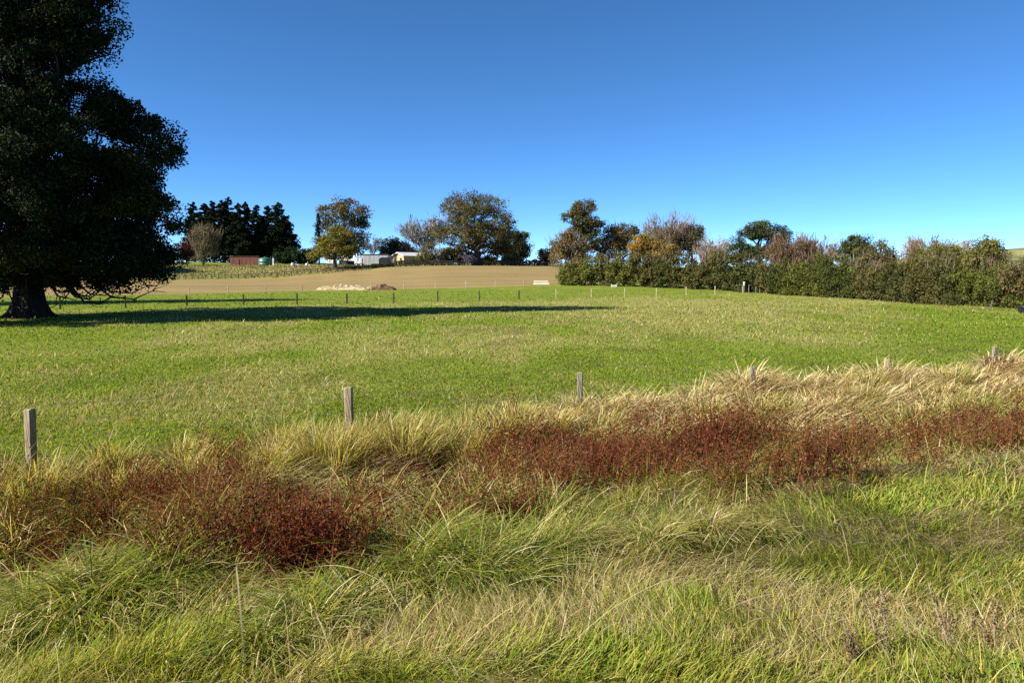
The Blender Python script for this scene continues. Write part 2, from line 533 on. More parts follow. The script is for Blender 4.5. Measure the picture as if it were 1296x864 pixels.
def leaf_quads(P, size, bias=None, aspect=.6):
    n = len(P)
    a = R.normal(size=(n, 3)); a /= np.linalg.norm(a, axis=1, keepdims=True)
    if bias is not None: a = a + bias; a /= np.linalg.norm(a, axis=1, keepdims=True) + 1e-9
    b = R.normal(size=(n, 3)); b -= a * (a * b).sum(1, keepdims=True); b /= np.linalg.norm(b, axis=1, keepdims=True) + 1e-9
    c = np.cross(a, b)
    sz = np.broadcast_to(np.asarray(size, float), (n,)) * R.uniform(.65, 1.35, n)
    l = (sz * .5)[:, None]; w = l * aspect
    bend = a * l * .25
    V = np.stack([P - b * l, P - c * w + bend, P + b * l, P + c * w + bend], 1).reshape(-1, 3)
    q = np.arange(n)[:, None] * 4 + np.array([[0, 1, 2, 3]])
    return V, q


def pal(n, cols, wts=None, jit=.15):
    cols = np.array(cols, float)
    k = R.choice(len(cols), n, p=None if wts is None else np.array(wts) / sum(wts))
    c = cols[k]
    jit = jit * 1.7
    c = c * R.uniform(1 - jit, 1 + jit, (n, 1)) * R.uniform(1 - jit * .4, 1 + jit * .4, (n, 3))
    return np.clip(c, .003, .9)


GREENS = [(.105, .155, .010), (.15, .195, .015), (.075, .115, .008), (.19, .215, .03)]
OLIVE = [(.15, .15, .02), (.21, .195, .03), (.1, .11, .014), (.27, .235, .06)]
STRAW = [(.38, .31, .14), (.47, .39, .2), (.3, .235, .1), (.53, .46, .27)]
YELLOW = [(.26, .225, .05), (.21, .2, .042), (.34, .27, .1), (.15, .16, .033)]
REDS = [(.135, .034, .018), (.2, .056, .026), (.085, .026, .014), (.18, .08, .032)]
BROWNS = [(.15, .075, .03), (.2, .11, .045), (.11, .055, .028), (.15, .11, .035)]


def scatter(n, hgt, y0, y1, tmax=.80):
    t = R.uniform(-tmax, tmax, n)
    v = R.uniform(hgt / y1, hgt / y0, n)
    Y = hgt / v
    return t * Y, Y


verge = Blades(); straw = Blades(); weeds = Blades(); reeds = Blades(); pasture = Blades()


def wsc(y, base=.005, per=.00085):
    return np.maximum(base, per * y)


def verge_grass():
    n = 210000
    x, y = scatter(n, 1.75, 2.0, 15, .85)
    s, u = su(x, y)
    edge = 6.3 + 1.2 * (fbm(x * .6, y * .6, 21) - .5) + .5 * sstep(4, 9, u) - .7 * sstep(2, -2, u)
    gap = (s > 4.3) & (noise(x * 1.5, y * 1.5, 71) < .44 + .18 * sstep(3, -2, u)) & (u < 6)
    gap = gap | ((s > 4.5) & (lump(x, y) < .44) & (u < 5))
    keep = (s < edge) & (s > -1) & ~gap
    x, y, s, u = x[keep], y[keep], s[keep], u[keep]
    n = len(x)
    z = H(x, y)
    dn = .6 * fbm(x * .75 + .4 * y, y * 1.5, 61, 3) + .4 * fbm(x * 2.2, y * 3.4, 64, 2)
    clump = fbm(x * 2.6, y * 2.6, 62, 2)
    isdry = R.random(n) < .1 + sstep(.41, .62, dn + .07 * sstep(1.7, 3.0, s) - .05 * sstep(1.9, 1.2, s)) * .8
    tall = sstep(3.2, 5.2, s)
    L = (.05 + .09 * R.random(n)) * (1 + .55 * tall) * (.45 + 1.15 * clump)
    L = np.where(R.random(n) < .06, L * 1.8, L)
    sw = (fbm(x * .9, y * .9, 63, 2) - .5) * 9 - .3
    az = R.normal(0, .9, n) + sw
    lean = R.uniform(.05, .75, n) + np.where(isdry, R.uniform(.2, .8, n), 0)
    droop = R.uniform(.2, 1.5, n)
    gcol = pal(n, GREENS, (3, 3, 2, 3)) * np.array([1.08, .96, 1]); ocol = pal(n, OLIVE)
    mixo = (R.random(n) < .38 + .2 * tall)[:, None]
    c = np.where(mixo, ocol, gcol)
    fresh = sstep(.5, .62, fbm(x * .8 + 5, y * .8, 67, 2))[:, None]
    c = c * (1 - .55 * fresh) + .55 * fresh * c * np.array([.8, 1.0, .75])
    c = c * (1.0 + .6 * noise(x * .9, y * .9, 66))[:, None]
    dc = pal(n, STRAW + OLIVE, (3, 2, 3, 1, .6, 1, .3, 1)) * 1.12
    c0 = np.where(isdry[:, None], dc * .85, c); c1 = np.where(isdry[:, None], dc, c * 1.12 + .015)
    L = np.where(isdry, L * 1.5, L)
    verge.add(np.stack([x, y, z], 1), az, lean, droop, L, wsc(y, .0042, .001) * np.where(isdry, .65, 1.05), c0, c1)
    # broad little leaves of clover and dock among the grass
    m = 40000
    x, y = scatter(m, 1.75, 2.2, 14, .85); s, u = su(x, y); k = (s > 0) & (s < 6.8) & (fbm(x * 1.1, y * 1.1, 68, 3) > .5)
    x, y = x[k], y[k]; m = len(x)
    P = np.stack([x, y, H(x, y) + R.uniform(.02, .13, m)], 1)
    verge.flakes(P, np.array([0, -.1, .8]), np.maximum(.018, .0032 * y) * np.where(R.random(m) < .15, 1.9, 1), pal(m, [(.1, .16, .02), (.15, .2, .03), (.075, .12, .018), (.19, .21, .05)], None, .25), .6)
    # thin pale seed stalks
    m = 1500
    x, y = scatter(m, 1.7, 2.3, 12, .8); s, u = su(x, y); k = (s < 7) & (s > 1.2) & (fbm(x * .8, y * .8, 69, 2) > .46); x, y = x[k], y[k]; m = len(x)
    dc = pal(m, STRAW)
    straw.add(np.stack([x, y, H(x, y)], 1), R.uniform(0, 6.28, m), R.uniform(.1, 1.1, m), R.uniform(.3, 1.9, m), R.uniform(.15, .45, m), wsc(y, .0022, .00055), dc, dc, K=6)


def tussock(x, y, rad_, L, nb, cols, wts, store, lean=(.05, .7), droop=(.7, 1.9), wind=(.35, -.2), tip=None, zoff=0.0, dryfrac=.12):
    s_, u_ = su(x, y)
    if 4.6 < s_ < 9.8 and u_ < 8 and float(lump(np.array([x]), np.array([y]))[0]) < .43 and R.random() < .85: return
    a = R.uniform(0, 2 * np.pi, nb); r = rad_ * np.sqrt(R.random(nb))
    px, py = x + np.cos(a) * r, y + np.sin(a) * r
    z = H(px, py) + zoff
    ddx, ddy = np.cos(a) * (r / rad_ + .15) + wind[0] + R.normal(0, .5, nb), np.sin(a) * (r / rad_ + .15) + wind[1] + R.normal(0, .5, nb)
    az = np.arctan2(ddy, ddx)
    le = lean[0] + (lean[1] - lean[0]) * (r / rad_) * R.uniform(.5, 1.2, nb)
    dr = R.uniform(droop[0], droop[1], nb)
    LL = L * R.uniform(.55, 1.15, nb)
    c = pal(nb, cols, wts); dry = R.random(nb) < dryfrac
    c = np.where(dry[:, None], pal(nb, STRAW), c)
    c = c * 1.15
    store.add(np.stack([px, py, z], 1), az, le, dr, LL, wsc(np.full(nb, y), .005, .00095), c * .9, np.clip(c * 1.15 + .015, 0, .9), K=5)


def tall_band():
    # named big tussocks: (px, py of the base, size, kind)
    G = [(200, 745, .7, 'g'), (120, 790, .7, 'g'), (40, 780, .65, 'o'), (540, 735, .85, 'g'), (600, 745, .8, 'g'), (660, 725, .7, 'g'),
         (510, 745, .5, 'g'), (720, 695, .5, 'o'), (830, 695, .4, 'o'), (900, 680, .4, 'y'), (390, 800, .5, 'g'), (320, 830, .4, 'g'),
         (110, 650, .6, 'g'), (240, 645, .35, 'o'), (800, 640, .5, 'y'), (860, 655, .45, 'y'), (690, 650, .4, 'y'), (960, 680, .3, 'o'),
         (0, 750, .5, 'o'), (440, 765, .45, 'o'), (290, 760, .45, 'o'), (570, 705, .6, 'o')]
    for px, py, sz, k in G:
        x, y, z = ground(px, py)
        cols, w = {'g': (GREENS + OLIVE, (3, 3, 3, 2, 2, 2, 1, 1)), 'o': (OLIVE + GREENS, (3, 3, 2, 2, 1, 1, 1, 1)), 'y': (YELLOW, (2, 3, 2, 3))}[k]
        tussock(x, y, sz * .42, sz * .68, int(1100 * sz), cols, w, verge, lean=(.05, 1.0), droop=(.8, 2.6), wind=(.3 + R.normal(0, .3), -.3 + R.normal(0, .3)), zoff=.03, dryfrac=.14 if k == 'g' else .25)
    # random tussocks filling the slope of the ditch
    n = 0
    while n < 210:
        u = R.uniform(-9, 15); s = R.uniform(3.6, 7.0)
        x, y = FN[0] * s + FD[0] * u, FN[1] * s + FD[1] * u
        if y < 2 or abs(x) / y > .85: continue
        n += 1
        if u > 2.5 and R.random() < .75: continue
        if fbm(np.array([x * .7]), np.array([y * .7]), 23, 2)[0] < .42: continue
        if u < 2 and s > 5.7 and R.random() < .65: continue
        sz = R.uniform(.22, .62) * (.6 if s < 4.6 else 1)
        tussock(x, y, sz * .5, sz, int(620 * sz + 60), GREENS + OLIVE, (3, 3, 3, 2, 2, 2, 1, 2), verge, lean=(.05, 1.0), droop=(.6, 2.5), wind=(.25 + R.normal(0, .35), -.25 + R.normal(0, .35)), dryfrac=.2)
    # reeds and dead grass along the fence
    n = 0
    while n < 420:
        u = R.uniform(-9, 26); s = R.uniform(8.1, 11.0)
        x, y = FN[0] * s + FD[0] * u, FN[1] * s + FD[1] * u
        if y < 4 or abs(x) / y > .85: continue
        n += 1
        q = fbm(np.array([x * .45]), np.array([y * .45]), 91)[0]
        dryp = sstep(3, 8, u) * .8 + .12
        tallk = 1 - .6 * sstep(10.2, 11.0, s) - .15 * (s < 8.8)
        if u < 1.5 and R.random() < .45 + .3 * float(sstep(1, -3, u)):
            sz = R.uniform(.22, .42) * tallk
            tussock(x, y, sz * .6, sz, int(330 * sz + 30), OLIVE + BROWNS + GREENS, (2, 1, 3, .5, 2, 1, 2, 2, 1, .5, 2, .3), reeds, lean=(.1, .9), droop=(.4, 1.6), dryfrac=.12)
            continue
        if R.random() < dryp:
            sz = R.uniform(.35, .62) * tallk
            tussock(x, y, sz * .7, sz * 1.05, int(260 * sz + 40), STRAW + BROWNS, (4, 3, 4, 1, .5, 1, .4, .5), straw, lean=(.1, .9), droop=(.6, 2.0), wind=(.25, -.35), dryfrac=.3)
        elif q < .42 and u < 3:
            sz = R.uniform(.3, .5) * tallk
            tussock(x, y, sz * .6, sz, int(260 * sz + 40), OLIVE + BROWNS, (3, 2, 3, 1, 1, 1, 1, 1), reeds, dryfrac=.15)
        else:
            sz = R.uniform(.38, .62) * tallk
            tussock(x, y, sz * .5, sz * 1.1, int(300 * sz + 40), YELLOW + OLIVE, (3, 3, 3, 2, 1, 1, 1, 1), reeds, lean=(.03, .45), droop=(.2, 1.3), dryfrac=.22)
    n = 0
    while n < 120:
        u = R.uniform(6.5, 26); s = R.uniform(7.6, 10.9)
        x, y = FN[0] * s + FD[0] * u, FN[1] * s + FD[1] * u
        if y < 4 or abs(x) / y > .85 or fbm(np.array([x * .6]), np.array([y * .6]), 151, 2)[0] < .42: continue
        n += 1; sz = R.uniform(.4, .75)
        tussock(x, y, sz * .65, sz, int(300 * sz + 40), STRAW + BROWNS + YELLOW, (4, 3, 4, 1, .5, 1, .4, .3, 1, .5, 1, .3), straw, lean=(.1, .9), droop=(.6, 2.0), wind=(.25, -.35), dryfrac=.3)
    for px, py, sz in [(950, 498, .85), (940, 500, .8), (1118, 488, .8), (1128, 488, .75), (1262, 478, .75), (1275, 476, .8), (945, 505, .75), (1015, 500, .7), (930, 515, .6), (870, 530, .6), (1060, 510, .6), (1150, 495, .6), (1200, 490, .65), (1250, 490, .6), (1290, 480, .6), (1000, 545, .6),
                       (1275, 470, .75), (1240, 520, .6), (900, 560, .5), (1100, 520, .55), (840, 545, .5), (1180, 540, .5), (955, 500, .7)]:
        x, y, z = ground(px, py)
        tussock(x, y, sz * .6, sz * 1.0, int(520 * sz), STRAW + BROWNS, (4, 3, 4, 1, .4, .8, .4, .3), straw, lean=(.1, .8), droop=(.6, 1.8), wind=(.3, -.3), dryfrac=.3)
    for px, py, sz in [(405, 595, .6), (430, 600, .6), (515, 590, .62), (550, 585, .62), (590, 590, .55), (620, 575, .5), (660, 565, .55), (700, 560, .5), (340, 605, .4), (1150, 555, .55), (1185, 545, .5), (1230, 530, .5)]:
        x, y, z = ground(px, py)
        tussock(x, y, sz * .38, sz * 1.15, int(620 * sz), YELLOW + STRAW, (4, 3, 3, 2, .8, .5, .5, .2), reeds, lean=(.02, .4), droop=(.2, 1.2), dryfrac=.15)
    n = 0
    while n < 120:
        u = R.uniform(-6, 14); s = R.uniform(6.6, 8.8)
        x, y = FN[0] * s + FD[0] * u, FN[1] * s + FD[1] * u
        if y < 4 or abs(x) / y > .8: continue
        n += 1; sz = R.uniform(.3, .66)
        cc, ww = ((YELLOW + OLIVE, None), (GREENS + OLIVE, None), (STRAW + YELLOW, None))[int(R.integers(3))]
        tussock(x, y, sz * .5, sz * 1.05, int(480 * sz + 40), cc, ww, reeds, lean=(.05, .9), droop=(.6, 2.2), wind=(.4, -.4), dryfrac=.2)
    # flattened straw mats
    for px, py in [(440, 625), (350, 640), (400, 628), (330, 625), (950, 580), (830, 590), (900, 575), (480, 620), (1050, 575)]:
        x, y, z = ground(px, py)
        nb = 420; a = R.normal(0, 1, (nb, 2)) * np.array([.45, .22]); X, Y = x + a[:, 0], y + a[:, 1]
        c = pal(nb, STRAW + YELLOW, (3, 3, 2, 1, 2, 1, 2, 1))
        straw.add(np.stack([X, Y, H(X, Y) + .12], 1), R.normal(-.2, .5, nb), R.uniform(.9, 1.4, nb), R.uniform(-.1, .5, nb), R.uniform(.3, .6, nb), wsc(Y, .005, .0008), c, c)


def red_weeds():
    n = 0; P = []; Csz = []
    pl = []
    while n < 3900:
        u = R.uniform(-9, 24); s0 = 7.95 - .2 * max(0, u - 5)
        wide = 1.15 + .75 * float(sstep(3, -1, u))
        s = s0 - .25 - .35 * float(sstep(3, -1, u)) + R.normal(0, .68) * wide
        x, y = FN[0] * s + FD[0] * u, FN[1] * s + FD[1] * u
        if y < 4 or abs(x) / y > .85 or s < 4.9 or s > 10.6: continue
        n += 1
        g = fbm(np.array([x * .75]), np.array([y * .75]), 131, 2)[0]
        if g < .45 and R.random() < .85: continue
        if u > 8.5 and R.random() < .4 + .5 * float(sstep(8.5, 12, u)): continue
        brown = (R.random() < .1 + .62 * float(sstep(3.2, -.5, u))) or g < .43
        pl.append((x, y, R.uniform(.3, .62) * (.6 + .8 * g) * (1.1 if not brown else .8), brown, s))
    # a few outliers, as in the photo
    for px, py in [(255, 590), (235, 585), (270, 600), (1262, 475), (1255, 480), (425, 700), (430, 690), (415, 705), (105, 730), (200, 690), (1190, 570), (1000, 590), (1030, 590), (880, 600), (985, 525), (965, 520)]:
        for k in range(7):
            x, y, z = ground(px + R.normal(0, 12), py + R.normal(0, 5)); pl.append((x, y, R.uniform(.35, .6), False, 7))
    for px, py, m in ((1130, 560, 35), (1190, 552, 40), (1240, 542, 35), (1290, 540, 30), (520, 640, 50), (470, 660, 45), (430, 715, 55), (380, 705, 45), (340, 690, 40), (470, 690, 40), (350, 660, 50), (420, 690, 50), (480, 660, 50), (330, 700, 30), (560, 640, 55), (640, 625, 55), (700, 605, 55), (760, 590, 60), (820, 590, 55), (740, 570, 40), (900, 605, 45), (980, 605, 40), (1050, 585, 35),
                      (210, 640, 40), (260, 600, 35), (510, 665, 60), (540, 650, 60), (580, 660, 50), (620, 655, 45), (480, 640, 40), (450, 690, 40), (240, 660, 30), (1030, 575, 25)):
        for k in range(m):
            x, y, z = ground(px + R.normal(0, 30), py + 20 + R.normal(0, 10)); pl.append((x, y, R.uniform(.26, .48), R.random() < .1, 7))
    for px, py, m in ((60, 650, 40), (150, 650, 35), (40, 715, 45), (180, 700, 45), (260, 700, 40), (110, 715, 45), (15, 620, 30), (300, 655, 35), (230, 720, 35), (80, 690, 35), (330, 690, 25)):
        for k in range(m):
            x, y, z = ground(px + R.normal(0, 32), py + R.normal(0, 10)); pl.append((x, y, R.uniform(.25, .5), R.random() < .78, 7))
    for x, y, hh, brown, s in pl:
        if y < 10.5 and float(lump(np.array([x]), np.array([y]))[0]) < .42 and R.random() < .4: continue
        if float(fbm(np.array([x * 1.5]), np.array([y * 1.5]), 161, 2)[0]) < .4 and R.random() < .85: continue
        rl = float(noise(np.array([x * 1.15]), np.array([y * 1.15]), 141)[0]); hh *= .5 + 1.0 * rl
        if rl < .2 and R.random() < .6: continue
        ns = 5
        a = R.uniform(0, 6.28, ns); z = h1(x, y)
        le = R.uniform(.1, .6, ns); dr = R.uniform(.0, .5, ns); LL = hh * R.uniform(.7, 1.2, ns)
        tn = float(noise(np.array([x * 1.4]), np.array([y * 1.4]), 137)[0]) + R.normal(0, .12)
        pool, w = (BROWNS + OLIVE, (3, 2, 3, 2, 2, 1, 2, .5)) if brown else (REDS + BROWNS, (4, 3, 4, 1.5, .5, .3, .6, .2)) if tn < .62 else (REDS + BROWNS, (1, 2, .5, 4, 3, 2, 2, 2))
        c = pal(ns, pool, w)
        P0 = np.stack([x + R.normal(0, .05, ns), y + R.normal(0, .05, ns), np.full(ns, z)], 1)
        weeds.add(P0, a, le, dr, LL, np.full(ns, max(.006, .0008 * y)), c, c)
        nl = 62
        k = R.integers(0, ns, nl); f = R.uniform(.15, 1.05, nl) ** .8
        th = le[k] + dr[k] * f * .5
        d = np.stack([np.cos(a[k]) * np.sin(th), np.sin(a[k]) * np.sin(th), np.cos(th)], 1)
        Q = P0[k] + d * (LL[k] * f)[:, None] + R.normal(0, .035, (nl, 3))
        weeds.flakes(Q, np.array([-.3, -.2, .5]), np.full(nl, max(.026, .0036 * y)), pal(nl, pool, w, .35) * (.5 + .62 * tn), .42)


def pasture_grass():
    n = 300000
    x, y = scatter(n, 2.5, 9, 86, .80)
    s, u = su(x, y)
    hx = np.interp(y, HEDGE_XY[::1, 1][np.argsort(HEDGE_XY[:, 1])], HEDGE_XY[np.argsort(HEDGE_XY[:, 1]), 0])
    k = (s > 10.6 + .5 * (noise(x * 1.7, y * 1.7, 5) - .5)) & (beyond_f3(x, y) < -.3) & (x < hx - .6)
    x, y, s = x[k], y[k], s[k]; n = len(x)
    dr = dryness(x, y)
    fine = noise(x * 2.3, y * 1.1, 83)
    isdry = R.random(n) < np.clip(.07 + .5 * dr * (.3 + 1.2 * fine), 0, .75)
    near = 1 - sstep(14, 40, y)
    L = np.where(isdry, R.uniform(.05, .13, n), R.uniform(.035, .08, n)) * (.8 + .5 * sstep(20, 45, y)) * (1 + .35 * fine)
    c = pal(n, GREENS + OLIVE, (4, 3, 3, 2, 1, .6, .4, .2)) * np.array([1.0, 1.12, .85]) * (.78 + .6 * fbm(x * .5, y * .25, 85))[:, None]
    dc = pal(n, STRAW + OLIVE, (3, 2, 3, .6, .5, 1, .2, 1)) * .9
    c = np.where(isdry[:, None], dc, c)
    W = np.where(isdry, .6, 1) * np.maximum(.005, .0011 * y)
    pasture.add(np.stack([x, y, H(x, y) - .005], 1), R.uniform(0, 6.28, n), R.uniform(.1, .8, n), R.uniform(.1, .9, n), L, W, c, c * 1.08, K=2)
    # drifts of taller pale stems
    m = 9000
    x, y = scatter(m, 2.5, 10, 60, .8); s, u = su(x, y); k = (s > 10.9) & (dryness(x, y) > .3); x, y = x[k], y[k]; m = len(x)
    dc = pal(m, STRAW)
    pasture.add(np.stack([x, y, H(x, y)], 1), R.uniform(0, 6.28, m), R.uniform(.2, .9, m), R.uniform(.2, 1.0, m), R.uniform(.14, .26, m), np.maximum(.006, .0007 * y), dc, dc, K=2)


verge_grass(); tall_band(); red_weeds(); pasture_grass()


def ditch_cover():
    """low olive undergrowth between the plants of the ditch"""
    n = 60000
    x, y = scatter(n, 2.6, 5, 26, .85); s, u = su(x, y); k = (s > 4.3) & (s < 10.9) & ((s > 5.2) | (lump(x, y) < .46)) & ((lump(x, y) > .44) | (s > 9.6) | (R.random(n) < .4)); x, y, s, u = x[k], y[k], s[k], u[k]; n = len(x)
    red = np.exp(-((s - (7.95 - .2 * np.maximum(0, u - 5))) / .9) ** 2) > R.random(n)
    dry = R.random(n) < .2 + .55 * sstep(4, 9, u) * (s > 8.3)
    c = np.where(red[:, None], pal(n, BROWNS + REDS), np.where(dry[:, None], pal(n, STRAW), pal(n, OLIVE + GREENS)))
    reeds.add(np.stack([x, y, H(x, y)], 1), R.uniform(0, 6.28, n), R.uniform(.1, .9, n), R.uniform(.1, 1.2, n), R.uniform(.12, .34, n), wsc(y, .006, .001), c, c)


ditch_cover()

for b, nm, mt in ((verge, 'verge_grass', M_GRASS), (straw, 'straw_grass', M_STRAW), (weeds, 'ditch_weeds', M_WEED), (reeds, 'rank_grass', M_GRASS), (pasture, 'pasture_grass', M_GRASS)):
    o = b.build(nm, mt)
    lab = {'verge_grass': 'green grass and drooping tussocks on the near verge', 'straw_grass': 'pale dead grass and stalks along the ditch',
           'ditch_weeds': 'red brown seeding weeds filling the ditch', 'rank_grass': 'yellow green rank grass beneath the wooden fence posts',
           'pasture_grass': 'short grazed grass with dry wisps across the paddock'}[nm]
    tag(o, lab, 'grass' if 'grass' in nm else 'weeds', kind='stuff')

# ------------------------------------------------------------------ trees


DENSE = 2.6


def crown_points(lobes, n_cl, shell=.5, gap=.0, seed=0):
    """cluster centres inside a union of ellipsoids, biased outwards"""
    lob = np.array(lobes, float)
    vol = lob[:, 3] * lob[:, 4] * lob[:, 5]; pr = vol ** .8 / (vol ** .8).sum()
    k = R.choice(len(lob), n_cl, p=pr)
    d = R.normal(size=(n_cl, 3)); d /= np.linalg.norm(d, axis=1, keepdims=True)
    r = (shell + (1 - shell) * R.random(n_cl) ** .6)[:, None]
    C = lob[k, :3] + d * r * lob[k, 3:6]
    if gap > 0:
        sc = 1.6 / max(lob[:, 3].mean(), .5)
        g = .5 * noise(C[:, 0] * sc + seed, C[:, 2] * sc, 3) + .5 * noise(C[:, 1] * sc, C[:, 2] * sc + seed, 4)
        ok = g > np.quantile(g, gap); C, k = C[ok], k[ok]
    return C, k


def limbs_mesh(mb, base, top, tr, C, nlimb, lean=0, seg=5, min_h=.25, tip=.02, thick=.3, sides=6, maxd=1e9):
    """trunk from base to top, limbs sweeping out to chosen cluster centres, smaller branches off the limbs"""
    base = np.array(base, float); top = np.array(top, float)
    m = 7; tp = []
    for i in range(m):
        f = i / (m - 1)
        p = base + (top - base) * f + (R.normal(0, tr * .35, 3) * np.array([1, 1, 0]) if 0 < i < m - 1 else 0)
        tp.append(p)
    rs = [tr * (1.45 if i == 0 else (1.12 if i == 1 and m > 4 else 1)) * (1 - .8 * (i / (m - 1)) ** 1.2) + tip for i in range(m)]
    pts = [tp[0] - np.array([0, 0, .3])] + tp
    mb.tube(pts, [rs[0]] + rs, 8)
    tp = np.array(tp)
    if len(C) == 0: return
    # farthest-point choice of limb targets
    idx = [int(R.integers(len(C)))]
    dist = np.linalg.norm(C - C[idx[0]], axis=1)
    for _ in range(min(nlimb, len(C)) - 1):
        j = int(np.argmax(dist)); idx.append(j); dist = np.minimum(dist, np.linalg.norm(C - C[j], axis=1))
    nodes = []
    for j in idx:
        c = C[j]
        hh = np.clip((c[2] - base[2]) * R.uniform(.45, .75) / max(top[2] - base[2], .1), min_h, .92)
        st = base + (top - base) * hh
        f_r = tr * (1 - .8 * hh ** 1.2) + tip
        path = []
        mid = st * .5 + c * .5 + np.array([0, 0, R.uniform(-.02, .12) * np.linalg.norm(c - st)])
        for q in range(seg + 1):
            f = q / seg
            p = (1 - f) ** 2 * st + 2 * f * (1 - f) * mid + f * f * c
            if 0 < q < seg: p = p + R.normal(0, .03 * np.linalg.norm(c - st), 3)
            path.append(p)
        r0 = min(f_r * .7, tr * thick * R.uniform(.8, 1.3))
        mb.tube(path, [r0 * (1 - .85 * q / seg) + tip * .6 for q in range(seg + 1)], sides, cap=False)
        for q in range(2, seg + 1): nodes.append((path[q], r0 * (1 - .85 * q / seg) + tip * .6))
    NP = np.array([p for p, _ in nodes]); NR = [r for _, r in nodes]
    for j in range(len(C)):
        if j in idx: continue
        k = int(np.argmin(np.linalg.norm(NP - C[j], axis=1)))
        a, b = NP[k], C[j]
        if np.linalg.norm(b - a) > maxd: continue
        mid = (a + b) / 2 + R.normal(0, .08 * np.linalg.norm(b - a) + 1e-3, 3)
        mb.tube([a, mid, b], [NR[k] * .6, NR[k] * .4 + tip * .3, tip * .5], 4, cap=False)


def leafy_tree(name, label, cat, x, y, lobes, trunk_r, n_cl, n_leaf, leaf, cols, wts, cl_r, group=None, bark=None, mat=None, top=None, base_off=(0, 0), shell=.45, gap=.0,
               flat=.75, nlimb=12, jit=.18, colfn=None, z0=None, twigs=0, twigcol=(.2, .16, .12), thick=.3, part='crown', vcl=.25):
    """lobes in metres relative to the foot of the tree"""
    z = h1(x, y) if z0 is None else z0
    t = thing(name, label, cat, (x, y, z), 0, group)
    n_leaf = int(n_leaf * DENSE); n_cl = int(n_cl * 1.2)
    C, k = crown_points(lobes, n_cl, shell, gap, seed=R.random() * 50)
    mb = MB()
    lob = np.array(lobes)
    if top is None:
        top = (lob[:, 0].mean() * .5, 0, (lob[:, 2] + lob[:, 5] * .5).max())
    limbs_mesh(mb, (base_off[0], base_off[1], 0), top, trunk_r, C, nlimb, thick=thick)
    mb.build('trunk', bark or M_BARK, t, True)
    n_cl = len(C)
    per = max(3, n_leaf // n_cl)
    rep = np.repeat(np.arange(n_cl), per)
    crs = cl_r * R.uniform(.6, 1.4, n_cl)
    off = R.normal(size=(len(rep), 3)); off /= np.linalg.norm(off, axis=1, keepdims=True)
    off *= (R.random(len(rep)) ** .5)[:, None]
    P = C[rep] + off * crs[rep][:, None] * np.array([1, 1, flat])
    P[:, 2] = np.maximum(P[:, 2], .12)
    V, q = leaf_quads(P, leaf * .8, np.array([0, 0, .5]) + off * .5, .62)
    base = pal(n_cl, cols, wts, vcl)
    if colfn is not None: base = colfn(C, base)
    col = base[rep] * R.uniform(1 - jit, 1 + jit, (len(rep), 1))
    alt = R.random(len(rep)) < .22
    col = np.where(alt[:, None], pal(len(rep), cols, wts), col)
    if twigs:
        B = Blades()
        kk = R.integers(0, n_cl, twigs)
        d = C[kk] - np.array([0, 0, lob[:, 2].mean() * .7]); az = np.arctan2(d[:, 1], d[:, 0]) + R.normal(0, .5, twigs)
        tw = Blades(); L = cl_r * R.uniform(.8, 2.0, twigs)
        tc = np.tile(np.array(twigcol), (twigs, 1)) * R.uniform(.7, 1.3, (twigs, 1))
        tw.add(C[kk] + R.normal(0, cl_r * .4, (twigs, 3)), az, R.uniform(.05, 1.0, twigs), R.uniform(-.3, .3, twigs), L, np.full(twigs, .0005 * y + .008), tc, tc, K=2, clip=False)
        tv = np.concatenate(tw.V); tcn = np.concatenate(tw.C)
        f4 = np.concatenate(tw.F4); f3 = np.concatenate(tw.F3)
        mesh_np(part, np.concatenate([V, tv]), [q, f4 + len(V), f3 + len(V)], mat or M_LEAF, t, np.concatenate([np.repeat(col, 4, 0), tcn]))
    else:
        mesh_np(part, V, [q], mat or M_LEAF, t, np.repeat(col, 4, 0))
    return t


